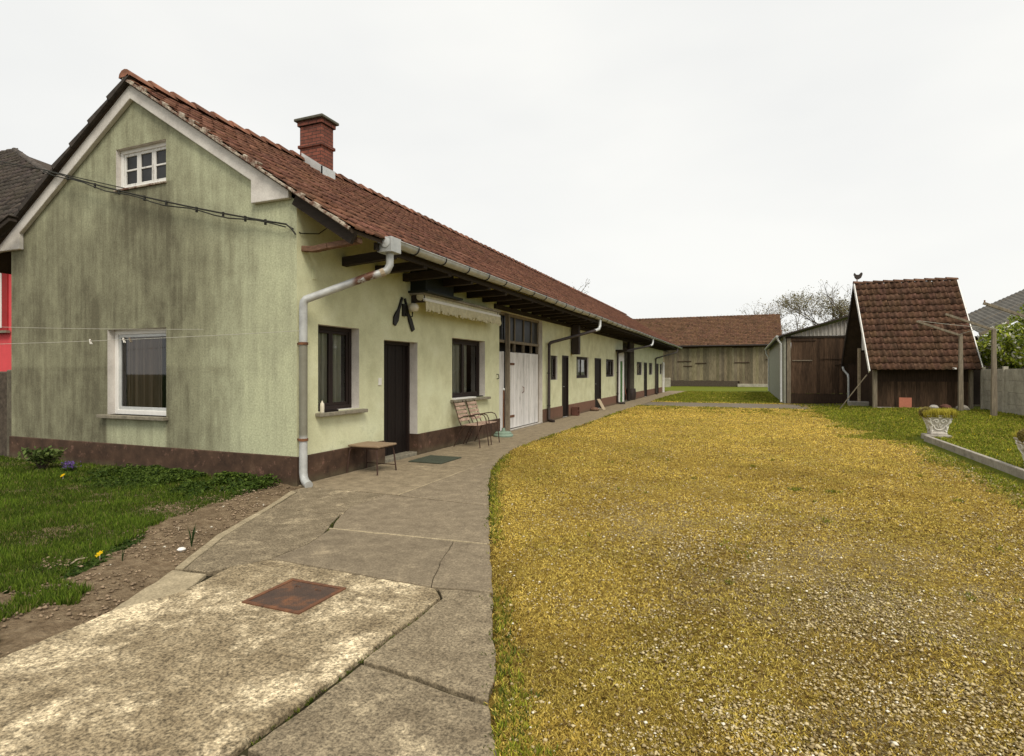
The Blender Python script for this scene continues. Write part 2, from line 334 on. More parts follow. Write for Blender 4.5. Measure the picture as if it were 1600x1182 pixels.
class MB:
    def __init__(s): s.v = []; s.f = []; s.c = []
    def add(s, vs, fs, c=1.0):
        b = len(s.v); s.v += [tuple(p) for p in vs]; s.f += [tuple(b + i for i in f) for f in fs]
        s.c += [(c, c, c) if not isinstance(c, (tuple, list)) else tuple(c)] * len(vs); return s
    def box(s, lo, hi, fn=None, c=1.0):
        (a, b, e), (A, B, E_) = lo, hi
        vs = [(a, b, e), (A, b, e), (A, B, e), (a, B, e), (a, b, E_), (A, b, E_), (A, B, E_), (a, B, E_)]
        if fn: vs = [fn(*p) for p in vs]
        return s.add(vs, [(0, 3, 2, 1), (4, 5, 6, 7), (0, 1, 5, 4), (1, 2, 6, 5), (2, 3, 7, 6), (3, 0, 4, 7)], c)
    def bar(s, p, q, w, h=None, up=(0, 0, 1), c=1.0):
        """square bar from p to q"""
        p = Vector(p); q = Vector(q); h = h or w; d = (q - p).normalized(); x = d.cross(Vector(up))
        if x.length < 1e-4: x = d.cross(Vector((0, 1, 0)))
        x.normalize(); y = x.cross(d)
        vs = [e + x * (a * w / 2) + y * (b * h / 2) for e in (p, q) for a, b in ((-1, -1), (1, -1), (1, 1), (-1, 1))]
        return s.add(vs, [(0, 3, 2, 1), (4, 5, 6, 7), (0, 1, 5, 4), (1, 2, 6, 5), (2, 3, 7, 6), (3, 0, 4, 7)], c)
    def tube(s, path, r, n=8, c=1.0, cap=True):
        P = [Vector(p) for p in path]; R = r if isinstance(r, (list, tuple)) else [r] * len(P)
        vs = []; prev = None
        for i, p in enumerate(P):
            d = ((P[min(i + 1, len(P) - 1)] - p).normalized() + (p - P[max(i - 1, 0)]).normalized())
            if d.length < 1e-6: d = Vector((0, 0, 1))
            d.normalize()
            if prev is None:
                x = d.cross(Vector((0, 0, 1)))
                if x.length < 1e-3: x = d.cross(Vector((0, 1, 0)))
            else: x = prev - d * prev.dot(d)
            x.normalize(); prev = x; y = d.cross(x)
            vs += [p + (x * math.cos(2 * math.pi * k / n) + y * math.sin(2 * math.pi * k / n)) * R[i] for k in range(n)]
        fs = [(i * n + k, i * n + (k + 1) % n, (i + 1) * n + (k + 1) % n, (i + 1) * n + k) for i in range(len(P) - 1) for k in range(n)]
        if cap: fs += [tuple(range(n - 1, -1, -1)), tuple(range((len(P) - 1) * n, len(P) * n))]
        return s.add(vs, fs, c)
    def lathe(s, prof, at=(0, 0, 0), n=16, c=1.0):
        vs = [(at[0] + r * math.cos(2 * math.pi * k / n), at[1] + r * math.sin(2 * math.pi * k / n), at[2] + z) for r, z in prof for k in range(n)]
        m_ = len(prof)
        fs = [(i * n + k, i * n + (k + 1) % n, (i + 1) * n + (k + 1) % n, (i + 1) * n + k) for i in range(m_ - 1) for k in range(n)]
        fs += [tuple(range(n - 1, -1, -1)), tuple(range((m_ - 1) * n, m_ * n))]
        return s.add(vs, fs, c)
    def prism(s, poly, fn, d0, d1, c=1.0):
        """2-D polygon extruded from depth d0 to d1; fn(u,w,d) -> xyz"""
        n = len(poly); vs = [fn(u, w, d0) for u, w in poly] + [fn(u, w, d1) for u, w in poly]
        return s.add(vs, [tuple(range(n)), tuple(range(2 * n - 1, n - 1, -1))] + [(i, i + n, (i + 1) % n + n, (i + 1) % n) for i in range(n)], c)
    def build(s, name, mat, parent=None, bevel=0, smooth=False, kind=None, recalc=True):
        me = bpy.data.meshes.new(name); me.from_pydata(s.v, [], s.f)
        a = me.attributes.new('Col', 'FLOAT_COLOR', 'POINT')
        for i, c in enumerate(s.c): a.data[i].color = (*c, 1)
        if recalc:
            bm = bmesh.new(); bm.from_mesh(me); bmesh.ops.recalc_face_normals(bm, faces=bm.faces); bm.to_mesh(me); bm.free()
        if smooth:
            for p in me.polygons: p.use_smooth = True
            try: me.set_sharp_from_angle(angle=rad(40))
            except Exception: pass
        o = link(name, me, mat, parent, kind)
        if bevel:
            b = o.modifiers.new('bevel', 'BEVEL'); b.width = bevel; b.segments = 2; b.limit_method = 'ANGLE'; b.angle_limit = rad(40)
        return o

def hash2(x, y, seed=0):
    n = np.sin(x * 127.1 + y * 311.7 + seed * 74.7) * 43758.5453
    return n - np.floor(n)
def vnoise(x, y, seed=0):
    x = np.asarray(x, float); y = np.asarray(y, float); xi = np.floor(x); yi = np.floor(y); fx = x - xi; fy = y - yi
    fx = fx * fx * (3 - 2 * fx); fy = fy * fy * (3 - 2 * fy)
    a = hash2(xi, yi, seed); b = hash2(xi + 1, yi, seed); c = hash2(xi, yi + 1, seed); d = hash2(xi + 1, yi + 1, seed)
    return (a * (1 - fx) + b * fx) * (1 - fy) + (c * (1 - fx) + d * fx) * fy
def fbm(x, y, seed=0, o=4):
    t = 0; a = .5; s = 0
    for k in range(o): t = t + a * vnoise(np.asarray(x) * 2 ** k, np.asarray(y) * 2 ** k, seed + k); s += a; a *= .5
    return t / s
def sstep(a, b, x): t = np.clip((x - a) / (b - a), 0, 1); return t * t * (3 - 2 * t)

# ------------------------------------------------------------------ ground
EDGE = [(7.0, -10), (5.9, -7), (4.9, -4.36), (4.75, -3.99), (4.48, -3.4), (4.10, -2.58), (3.38, -1.05), (2.47, .91), (1.98, 2.05), (1.66, 3.14), (1.36, 4.4), (1.27, 5.74), (1.25, 9.8), (1.12, 17.2), (1.15, 30), (1.5, 40.5), (1.3, 41.6), (-11, 42.2), (-11, 70)]
EY = np.array([p[1] for p in EDGE]); EX = np.array([p[0] for p in EDGE])
edge_x = lambda y: np.interp(y, EY, EX)
def yard_h(x, y):
    near = np.where(x > 9.36, .13, 0.0)
    far = .13 * sstep(8.6, 11.5, x)
    t = sstep(8.6, 10.4, y)
    return near * (1 - t) + far * t
def green_mask(x, y):
    a = np.where(x > 9.33, 1.0, .62 * sstep(8.3, 9.2, x + .25 * (9 - y) * .12))
    b = sstep(7.1, 9.2, x + .5 * (fbm(x * .9, y * .9, 5) - .5) * 3) * sstep(8.4, 9.6, y)
    g = np.where(y < 9.0, a, np.maximum(b, 0))
    g = np.maximum(g, .75 * sstep(24, 25, y))
    g = np.maximum(g, .44 * sstep(11, 22, y))
    e = x - edge_x(y)
    return np.maximum(g, (.36 + .42 * (fbm(y * 1.3, y * .2, 9) - .3)) * sstep(.34, .05, e))
def path_mask(x, y):
    w = .35 * (fbm(x * .7, y * .7, 3) - .5)
    a = sstep(20.0, 20.5, y + w) * sstep(24.0, 23.5, y + w) * sstep(9.0, 7.5, x)
    b = sstep(7.6, 8.4, x) * sstep(22.0, 23.0, y) * sstep(24.6, 24.2, y) * .6
    return np.maximum(a, b)
def gravel_mask(x, y):
    d = np.hypot(x - CAM[0], y - CAM[1])
    c = sstep(-.4, 1.6, x - edge_x(y) - .5 * fbm(x, y, 8)) 
    return (.16 + .38 * sstep(9.5, 4.5, d)) * c * (.5 + fbm(x * 1.1, y * 1.1, 2)) + .3 * sstep(8.0, 9.0, x) * sstep(9, 7.5, y)
def sheet(name, x0, x1, y0, y1, st, mat, zf, mask=None, keep=None):
    xs = np.arange(x0, x1 + st / 2, st); ys = np.arange(y0, y1 + st / 2, st); Xg, Yg = np.meshgrid(xs, ys)
    V = np.stack([Xg, Yg, zf(Xg, Yg)], -1).reshape(-1, 3); nx = len(xs); i, j = np.meshgrid(np.arange(nx - 1), np.arange(len(ys) - 1))
    a = (j * nx + i).ravel(); F = np.stack([a, a + 1, a + 1 + nx, a + nx], 1)
    if keep is not None: F = F[keep(V[F, 0].mean(1), V[F, 1].mean(1))]
    cols = None
    if mask: cols = np.stack([np.clip(mask[k](V[:, 0], V[:, 1]), 0, 1) for k in range(3)], 1)
    o = np_mesh(name, V, [F], cols, mat, None, True); o['kind'] = 'structure'; return o
mbg = MB(); mbg.add([(-900, -200, -.07), (900, -200, -.07), (900, 1500, -.07), (-900, 1500, -.07)], [(0, 1, 2, 3)])
mbg.build('ground', 'lawn_base', kind='structure')
sheet('yard_ground', -11, 34, -10, 64, .2, 'yard', lambda x, y: yard_h(x, y) - .012 + .02 * (fbm(x * 1.7, y * 1.7, 1) - .5) - .06 * sstep(.06, -.06, x - edge_x(y)), (green_mask, path_mask, gravel_mask),
      keep=lambda x, y: x > edge_x(y) - .12)

# left garden: soil border and lawn
LEDGE_Y = [-10, -4.6, -3.95, -3.69, -2.97, -2.13, -.33, 0]; LEDGE_X = [2.15, 1.98, 1.92, 1.88, 1.52, 1.03, .22, .05]
ledge = lambda y: np.interp(y, LEDGE_Y, LEDGE_X)
LAWN_Y = [-10, -4.6, -3.81, -3.55, -3.0, -2.0, -1.2, -.5, 0]; LAWN_X = [1.0, .9, .86, 1.02, .78, .12, .02, -.35, -.6]
lawn_x = lambda y: np.interp(y, LAWN_Y, LAWN_X)
sheet('flower_bed_soil', -14, 2.2, -10, 0, .06, 'soil', lambda x, y: -.02 + .045 * (fbm(x * 4, y * 4, 4) - .5) + .03 * sstep(0, .5, ledge(y) - x) + .02 * (fbm(x * 17, y * 17, 6) - .5),
      keep=lambda x, y: x < ledge(y) + .08)

# concrete: real slabs with real gaps
mbj = MB(); mbj.add([(-.02, 0, -.03), (1.3, 0, -.03), (1.3, 42, -.03), (-.02, 42, -.03)], [(0, 1, 2, 3)])
mbj.add([(0, -.6, -.031), (1.4, -10, -.031), (7, -10, -.031), (3, 0, -.031), (1.5, 5, -.031), (0, 5, -.031)], [(0, 1, 2, 3, 4, 5)])
mbj.build('joint_filling', 'joint', kind='structure')
def slab(poly, mat, z=0.0, gap=.006, tone=1.0, jit=.018, th=.06):
    pts = []
    for (a, b) in zip(poly, poly[1:] + poly[:1]):
        L = math.dist(a, b); n = max(1, int(L / .07))
        for k in range(n):
            t = k / n; x = a[0] + (b[0] - a[0]) * t; y = a[1] + (b[1] - a[1]) * t
            dx = (float(fbm(x * 5, y * 5, 21)) - .5) * jit * 2; dy = (float(fbm(x * 5, y * 5, 33)) - .5) * jit * 2
            pts.append((x + dx, y + dy))
    n = len(pts); out = []
    area = sum(pts[i][0] * pts[(i + 1) % n][1] - pts[(i + 1) % n][0] * pts[i][1] for i in range(n)); sg = 1 if area > 0 else -1
    for i in range(n):
        t = Vector((pts[(i + 1) % n][0] - pts[i - 1][0], pts[(i + 1) % n][1] - pts[i - 1][1])).normalized(); nrm = Vector((-t.y, t.x)) * sg
        g = gap * (.15 + .7 * random.random() ** 2); out.append((pts[i][0] + nrm.x * g, pts[i][1] + nrm.y * g))
    mb = MB(); mb.prism(out, lambda u, w, d: (u, w, d), z - th, z, tone)
    return mb.build('concrete_slab', mat, bevel=.008, kind='structure')
slab([(2.15, -9.5), (1.98, -4.6), (1.92, -3.95), (1.88, -3.69), (2.01, -3.25), (1.90, -2.77), (2.05, -2.50), (3.62, -2.53), (3.745, -2.66), (3.745, -9.5)], 'conc_rough', .004, .006)
slab([(1.88, -3.69), (2.01, -3.25), (1.85, -2.93), (1.52, -2.97)], 'conc_pale', -.004, .005)
slab([(1.60, -2.94), (1.85, -2.91), (1.90, -2.77), (2.04, -2.48), (2.03, -2.05), (1.96, -1.75), (1.62, -1.11), (.70, -1.14), (1.12, -2.11), (1.60, -2.93)], 'conc_mid', .002, .007, .9)
slab([(1.52, -2.95), (1.595, -2.935), (1.115, -2.11), (.69, -1.14), (.33, -.36), (.22, -.33), (.62, -1.14), (1.03, -2.13)], 'conc_pale', .004, .003, .92, .012)
slab([(.70, -1.12), (1.62, -1.09), (1.5, -.72), (1.46, -.06), (.2, -.03), (.22, -.32), (.34, -.35)], 'conc_mid', .0, .004, .95)
slab([(2.04, -2.48), (3.572, -2.51), (3.412, -2.1), (3.312, -1.8), (3.212, -1.47), (1.9, -1.57), (2.03, -2.05)], 'conc_dark', 0, .006, .98)
slab([(3.57, -2.50), (4.04, -2.43), (3.55, -1.44), (3.21, -1.47), (3.31, -1.8), (3.41, -2.1)], 'conc_dark', -.002, .005, 1.05)
slab([(1.9, -1.55), (3.54, -1.42), (2.95, -.12), (1.47, -.06), (1.5, -.74), (1.63, -1.10)], 'conc_dark', .001, .005, 1.06)
slab([(3.775, -3.555), (3.765, -2.67), (3.645, -2.52), (4.02, -2.45), (4.1, -2.58), (4.48, -3.4), (4.56, -3.64)], 'conc_mid', 0, .005, 1.02)
slab([(3.785, -4.33), (3.785, -3.585), (4.58, -3.675), (4.75, -3.99), (4.9, -4.38)], 'conc_mid', -.002, .006, .94)
slab([(3.79, -9.5), (3.79, -4.36), (4.9, -4.40), (5.9, -7), (6.7, -9.5)], 'conc_mid', -.001, .006, .9)
slab([(1.66, -.03), (2.93, -.1), (2.47, .91), (1.98, 2.05), (1.63, 3.2), (1.6, 2.5)], 'conc_dark', .002, .004, 1.12)
ys = [-.01, 2.0, 4.3, 6.7, 9.6, 12.7, 16, 19.6, 24, 29, 34.5, 41]
for k, (a, b) in enumerate(zip(ys, ys[1:])):
    n = 6; right = [(min(float(edge_x(a + (b - a) * t / n)), 1.62) + .01, a + (b - a) * t / n) for t in range(n + 1)]
    slab([(.04, a)] + right + [(.04, b)], 'conc_walk', -.001 * (k % 3), .005, .95 + .12 * random.random(), .012)
slab([(1.635, -.02), (1.65, -.02), (1.61, 2.5), (1.60, 2.5)], 'conc_pale', .004, 0, 1.1, .005)
slab([(1.87, -1.572), (3.52, -1.444), (3.52, -1.424), (1.87, -1.552)], 'conc_pale', .004, 0, 1.0, .012)

# manhole cover
t = thing('manhole_cover', 'square rusty iron manhole cover set in the rough concrete', 'manhole cover', (2.806, -3.02, 0))
mb = MB(); w = .245; h2 = .232; f = .03
for lo, hi in (((-w, -h2, -.02), (w, -h2 + f, .014)), ((-w, h2 - f, -.02), (w, h2, .014)), ((-w, -h2 + f, -.02), (-w + f, h2 - f, .014)), ((w - f, -h2 + f, -.02), (w, h2 - f, .014))): mb.box(lo, hi)
mb.build('cover_frame', 'rust', t, .003); MB().box((-w + f + .004, -h2 + f + .004, -.02), (w - f - .004, h2 - f - .004, .010)).build('cover_plate', 'plate', t, .003)
for a in (-.09, .09): MB().tube([(a - .02, .12, .010), (a - .02, .12, .017), (a + .02, .12, .017), (a + .02, .12, .010)], .004, 6).build('lifting_handle', 'rust', t)

# ------------------------------------------------------------------ scatter helpers
def scatter(n, d0, d1, p, ang, seed):
    r = np.random.RandomState(seed); u = r.rand(n)
    e = 2 - p
    d = (d0 ** e + u * (d1 ** e - d0 ** e)) ** (1 / e)
    a = ang[0] + r.rand(n) * (ang[1] - ang[0])
    fx, fy = -math.sin(.38874), math.cos(.38874); ca, sa = np.cos(a), np.sin(a)      # a measured to the right of the view axis
    return CAM[0] + d * (fx * ca + fy * sa), CAM[1] + d * (fy * ca - fx * sa), d, r
def blades(x, y, z, hgt, wid, lean, col, r, k=2):
    """k narrow leaves per point"""
    n = len(x); V = []; C = []
    for q in range(k):
        th = r.rand(n) * 6.283; L = lean * (.3 + r.rand(n)); h = hgt * (.6 + .7 * r.rand(n)); ph = r.rand(n) * 6.283
        bx = x + (r.rand(n) - .5) * wid * 3; by = y + (r.rand(n) - .5) * wid * 3
        wx, wy = np.cos(ph) * wid * .5, np.sin(ph) * wid * .5; tx, ty = np.cos(th) * L, np.sin(th) * L
        a = np.stack([bx - wx, by - wy, z], 1); b = np.stack([bx + wx, by + wy, z], 1)
        c = np.stack([bx + wx * .8 + tx * .5, by + wy * .8 + ty * .5, z + h * .62], 1); d = np.stack([bx - wx * .8 + tx * .5, by - wy * .8 + ty * .5, z + h * .62], 1)
        e = np.stack([bx + tx, by + ty, z + h], 1)
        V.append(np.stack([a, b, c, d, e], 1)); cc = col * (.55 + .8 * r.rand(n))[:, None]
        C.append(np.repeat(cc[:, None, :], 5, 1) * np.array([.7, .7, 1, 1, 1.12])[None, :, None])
    V = np.concatenate(V); C = np.concatenate(C); m_ = len(V); base = np.arange(m_)[:, None] * 5
    return V.reshape(-1, 3), [base + np.array([[0, 1, 2, 3]]), base + np.array([[3, 2, 4]])], C.reshape(-1, 3)
def lerp(a, b, t): return np.asarray(a)[None, :] * (1 - t[:, None]) + np.asarray(b)[None, :] * t[:, None]

# dry yellow moss and grass of the yard
x, y, d, r = scatter(640000, 1.7, 46, 1.74, (-.55, .95), 3)
ok = (x > edge_x(y) + .02 * r.randn(len(x)) + .01) & (x < 20) & ~((x > 9.2) & (x < 9.42) & (y < 9.3)) & (y < 54) & (path_mask(x, y) < r.rand(len(x)) * .9)
ok &= ~((x > 7.4) & (y > 24.3)) & ~((x > 10.2) & (y > 20.2))
g = green_mask(x, y) + 1.0 * (fbm(x * 1.4, y * 1.4, 12) - .5) * (green_mask(x, y) < .97); gv = gravel_mask(x, y)
ok &= (r.rand(len(x)) > gv * .75)
x, y, d, g, gv = x[ok], y[ok], d[ok], g[ok], gv[ok]; t = r.rand(len(x)); pat = fbm(x * 1.5, y * 1.5, 31)
col = lerp((.43, .30, .042), (.88, .69, .18), t); col = col * (1 - .35 * sstep(.45, .7, pat))[:, None] + np.array([.30, .27, .05]) * (.35 * sstep(.45, .7, pat))[:, None]
brown = (r.rand(len(x)) < .10 + .22 * gv); col[brown] = lerp((.12, .07, .02), (.27, .17, .055), t)[brown]
gm = g > (.30 + .55 * r.rand(len(x))); col[gm] = lerp((.09, .135, .010), (.38, .37, .04), t)[gm] * (.65 + .75 * fbm(x[gm] * 1.1, y[gm] * 1.1, 61))[:, None]
dry = gm & (r.rand(len(x)) < .12); col[dry] = (.36, .28, .06)
dl = (r.rand(len(x)) < .004) & (g > .6) & (x > 9.4); col[dl] = (.75, .55, .02)
pt2 = fbm(x * .8 + 3, y * .8, 91); col[~gm] *= (.80 + .40 * pt2 + .22 * sstep(2, 10, y))[~gm][:, None]
rd = sstep(.52, .66, fbm(x * 1.3, y * 1.3 + 7, 93)) * sstep(8, 3, y) * (~gm); col = col * (1 - rd * .3)[:, None] + np.array([.20, .11, .02]) * (rd * .3)[:, None]
tf_ = (fbm(x * 3.1, y * 3.1, 97) > .825) & (d < 12); gm = gm | tf_; col[tf_] = lerp((.10, .13, .012), (.30, .29, .04), t)[tf_]
hg = np.where(gm, .030, .013) * (1 + .035 * (d - 3)); wd = np.where(gm, .0070, .0068) * (1 + .12 * (d - 3))
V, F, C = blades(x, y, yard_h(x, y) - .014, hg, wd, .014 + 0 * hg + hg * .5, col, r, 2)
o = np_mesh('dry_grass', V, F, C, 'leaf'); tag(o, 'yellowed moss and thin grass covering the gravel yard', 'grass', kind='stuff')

# pale pebbles between the plants
x, y, d, r = scatter(220000, 1.7, 22, 1.9, (-.3, .95), 5)
ok = (x > edge_x(y) + .05) & (x < 9.2) & (r.rand(len(x)) < .05 + .75 * gravel_mask(x, y) * (.4 + 1.2 * sstep(.42, .62, fbm(x * 2.1, y * 2.1, 14))))
x, y, d = x[ok], y[ok], d[ok]; n = len(x)
s = (.0045 + .009 * r.rand(n) ** 4) * (1 + .03 * d); th = r.rand(n) * 6.283; el = .6 + .6 * r.rand(n); flat = .35 + .4 * r.rand(n)
OCT = np.array([(1, 0, 0), (.3, .9, .1), (-.9, .3, 0), (-.2, -1, .1), (.1, .1, 1), (0, 0, -1)])
P = OCT[None] * (1 + .5 * (r.rand(n, 6, 1) - .5)) * np.stack([s, s * el, s * flat], 1)[:, None, :]
cs, sn = np.cos(th)[:, None], np.sin(th)[:, None]
V = np.stack([P[..., 0] * cs - P[..., 1] * sn + x[:, None], P[..., 0] * sn + P[..., 1] * cs + y[:, None], P[..., 2] + (s * flat * .3)[:, None] - .008 + .006 * r.rand(n)[:, None]], -1)
t = r.rand(n); C = lerp((.20, .14, .055), (.62, .51, .29), t); wh = r.rand(n) < .06; C[wh] = (.78, .72, .58)
ot = np.array([(0, 1, 4), (1, 2, 4), (2, 3, 4), (3, 0, 4), (1, 0, 5), (2, 1, 5), (3, 2, 5), (0, 3, 5)])
o = np_mesh('pebbles', V.reshape(-1, 3), [(np.arange(n)[:, None, None] * 6 + ot[None]).reshape(-1, 3)], np.repeat(C[:, None, :], 6, 1).reshape(-1, 3), 'stonebits')
tag(o, 'small pale pebbles scattered through the yellow yard', 'gravel', kind='stuff')

# green lawn on the left
x, y, d, r = scatter(300000, 3.2, 15, 1.5, (-.86, -.2), 8)
ok = (x < lawn_x(y) + .16 * (fbm(x * 4, y * 4, 2) - .5) * 2) & (y < -.12 + .1 * r.rand(len(x))) & (x > -12)
ok |= (x < ledge(y) - .03) & (y < -3.5) & (fbm(x * 3, y * 3, 44) > .60) & (x > .2)
x, y, d = x[ok], y[ok], d[ok]; t = r.rand(len(x)); pat = fbm(x * 1.8, y * 1.8, 17)
col = lerp((.030, .062, .004), (.135, .190, .020), t) * (.35 + 1.4 * pat)[:, None]
dry = r.rand(len(x)) < .04; col[dry] = (.24, .21, .07)
hg = (.035 + .05 * pat) * (.8 + .4 * r.rand(len(x)))
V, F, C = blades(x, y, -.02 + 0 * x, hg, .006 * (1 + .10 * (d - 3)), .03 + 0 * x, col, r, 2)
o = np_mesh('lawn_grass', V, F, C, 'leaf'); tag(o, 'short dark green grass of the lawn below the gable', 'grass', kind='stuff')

def leaf_cloud(P, size, cols, r, flat=.6):
    """4-sided leaves at points P, random tilt"""
    n = len(P); nx = r.randn(n, 3); nx[:, 2] = np.abs(nx[:, 2]) + flat; nx /= np.linalg.norm(nx, axis=1)[:, None]
    t = r.randn(n, 3); t -= (t * nx).sum(1)[:, None] * nx; t /= np.linalg.norm(t, axis=1)[:, None]; b = np.cross(nx, t)
    s = size[:, None] if hasattr(size, '__len__') else size
    V = np.stack([P - t * s, P - b * s * .55, P + t * s, P + b * s * .55], 1)
    C = np.repeat((cols * (.7 + .6 * r.rand(n))[:, None])[:, None, :], 4, 1)
    return V.reshape(-1, 3), [np.arange(n)[:, None] * 4 + np.array([[0, 1, 2, 3]])], C.reshape(-1, 3)
# low weeds along the foot of the gable and at the lawn's edge
r = np.random.RandomState(21); n = 42000
x = -3.5 + 3.4 * r.rand(n); y = -1.35 * r.rand(n) ** 1.1 - .12
dens = sstep(-3.6, -2.2, x) * sstep(-.02, -.5, x) * sstep(.34, .52, fbm(x * 2.2, y * 2.2, 7)) * sstep(-1.4, -.5, y)
x2 = .95 + .8 * r.randn(n // 3) * .4; y2 = -3.05 + .5 * r.randn(n // 3) * .55
dn2 = sstep(.45, .58, fbm(x2 * 4, y2 * 4, 19)) * (x2 < lawn_x(y2) + .08) * (x2 < ledge(y2) - .35)
x = np.concatenate([x, x2]); y = np.concatenate([y, y2]); dens = np.concatenate([dens, dn2 * .8]); ok = r.rand(len(x)) < dens; x, y = x[ok], y[ok]
hh = .02 + .17 * fbm(x * 3, y * 3, 50) * sstep(-1.4, -.2, y); z = hh * r.rand(len(x)) ** .6
t = r.rand(len(x)); C = lerp((.018, .042, .004), (.14, .20, .03), t * (z / .17 * .6 + .4))
V, F, C = leaf_cloud(np.stack([x, y, z], 1), .018 + .014 * r.rand(len(x)), C, r)
o = np_mesh('ground_cover', V, F, C, 'leaf'); tag(o, 'leafy low weeds along the foot of the green gable', 'weeds', kind='stuff')
# weeds rooted along concrete edges and in the cracks
pts = []
for k in range(480):
    q = r.rand()
    if q < .75:
        yy = -4.6 + 7 * r.rand() ** 1.3
        if fbm(yy * 2.1, 3.3, 60) < .45: continue
        pts.append((float(edge_x(yy)) + .06 * r.randn() + .04, yy))
    elif q < .9: yy = -4.3 + 1.6 * r.rand(); pts.append((3.766 + .008 * r.randn(), yy))
    else: tt = r.rand(); pts.append((1.96 - .34 * tt + .01 * r.randn(), -1.75 + .64 * tt))
pts = np.array(pts); t = r.rand(len(pts)); big = (np.abs(pts[:, 0] - 3.766) > .06) & (pts[:, 0] > 2.1)
V, F, C = blades(pts[:, 0], pts[:, 1], -.02 + 0 * t, np.where(big, .035, .016), np.where(big, .009, .006), np.where(big, .035, .012), lerp((.04, .07, .008), (.17, .19, .03), t), r, 4)
o = np_mesh('crack_weeds', V, F, C, 'leaf'); tag(o, 'small weeds rooted in the concrete joints and edge', 'weeds', kind='stuff')

# clods and bits on the bare soil
r = np.random.RandomState(77); n = 5000; y = -5.2 + 5.1 * r.rand(n); lo_ = lawn_x(y) - .5; x = lo_ + (ledge(y) - lo_) * r.rand(n); ok = (fbm(x * 3, y * 3, 9) > .38) & (x < ledge(y) - .02); x, y = x[ok], y[ok]; n = len(x)
s = .005 + .017 * r.rand(n) ** 3; P = OCT[None] * (1 + .7 * (r.rand(n, 6, 1) - .5)) * np.stack([s, s * (.6 + .6 * r.rand(n)), s * .6], 1)[:, None, :]
V = np.stack([P[..., 0] + x[:, None], P[..., 1] + y[:, None], P[..., 2] - .012 + .04 * (fbm(x * 4, y * 4, 4) - .5)[:, None] + .03 * sstep(0, .5, ledge(y) - x)[:, None]], -1); C = lerp((.12, .085, .052), (.34, .25, .165), r.rand(n)); C[r.rand(n) < .012] = (.55, .5, .4)
o = np_mesh('soil_clods', V.reshape(-1, 3), [(np.arange(n)[:, None, None] * 6 + ot[None]).reshape(-1, 3)], np.repeat(C[:, None, :], 6, 1).reshape(-1, 3), 'stonebits'); tag(o, 'crumbs of soil and small stones on the bare bed', 'soil', kind='stuff')

def plant(name, label, cat, loc, n, R, H, size, c0, c1, seed, flowers=None, group=None):
    r = np.random.RandomState(seed); t = thing(name, label, cat, loc, group)
    k = 26; mbs = MB(); P = []
    for q in range(k):
        a = r.rand() * 6.283; R_ = R * (.25 + .75 * r.rand()); h = H * (.55 + .5 * r.rand()); tip = Vector((math.cos(a) * R_, math.sin(a) * R_, h)); mid = tip * .5; mid.z = h * .7
        mbs.tube([(0, 0, -.02), mid, tip], [.006, .004, .002], 4)
        for w in range(max(1, n // k)):
            s = .35 + .65 * r.rand(); p = mid * (1 - s) + tip * s if s > .5 else mid * (s * 2); P.append(np.array(p) + r.randn(3) * R * .10)
    mbs.build('stem', 'bark', t); P = np.array(P); P[:, 2] = np.maximum(P[:, 2], .01)
    V, F, C = leaf_cloud(P, size * (.6 + .7 * r.rand(len(P))), lerp(c0, c1, r.rand(len(P))), r); np_mesh('foliage', V, F, C, 'leaf', t)
    if flowers:
        fc, fn_, fs, fz = flowers; Q = np.stack([r.randn(fn_) * R * .45, r.randn(fn_) * R * .45, fz * (.5 + .5 * r.rand(fn_))], 1)
        V, F, C = leaf_cloud(Q, fs + 0 * Q[:, 0], np.repeat(np.array([fc]), fn_, 0), r); np_mesh('flower', V, F, C, 'leaf', t)
    return t
plant('shrub', 'light green leafy shrub at the left foot of the gable', 'shrub', (-4.54, -.62, 0), 420, .30, .34, .045, (.05, .09, .018), (.17, .22, .06), 1)
plant('hyacinth', 'small clump of purple flowers beside the leafy shrub', 'flower', (-3.85, -.62, 0), 60, .12, .10, .03, (.03, .07, .01), (.08, .13, .02), 2, ((.16, .09, .30), 160, .016, .17))
def dandelion(label, loc, h=.09, s=1.0):
    t = thing('dandelion', label, 'flower', loc)
    mb = MB(); mb.tube([(0, 0, 0), (.004, 0, h * .6), (.01, -.005, h)], .0025, 5); mb.build('stem', 'leaf', t)
    mb = MB()
    for k in range(26):
        a = k * 2.4; q = (.012 + .012 * (k % 3) / 2) * s; mb.add([(.01, -.005, h), (.01 + q * math.cos(a - .2), -.005 + q * math.sin(a - .2), h + .008), (.01 + q * 1.2 * math.cos(a), -.005 + q * 1.2 * math.sin(a), h + .006), (.01 + q * math.cos(a + .2), -.005 + q * math.sin(a + .2), h + .008)], [(0, 1, 2, 3)], (.85, .60, .01))
    hd = mb.build('flower_head', 'leaf', t); hd.matrix_local = Matrix.Translation((.01, -.005, h)) @ Matrix.Rotation(rad(38), 4, 'X') @ Matrix.Translation((-.01, .005, -h))
    mb = MB()
    for k in range(9):
        a = k * .7; L = .09 + .03 * (k % 2); mb.add([(0, 0, .005), (L * .5 * math.cos(a - .18), L * .5 * math.sin(a - .18), .03), (L * math.cos(a), L * math.sin(a), .015), (L * .5 * math.cos(a + .18), L * .5 * math.sin(a + .18), .03)], [(0, 1, 2, 3)], (.05, .10, .012))
    mb.build('leaf_rosette', 'leaf', t)
dandelion('yellow dandelion at the lawn edge beside the bare soil', (.81, -3.07, 0), .065, 1.2)
dandelion('yellow dandelion in the grass near the purple flowers', (-3.25, -1.05, 0), .08, 1.3)
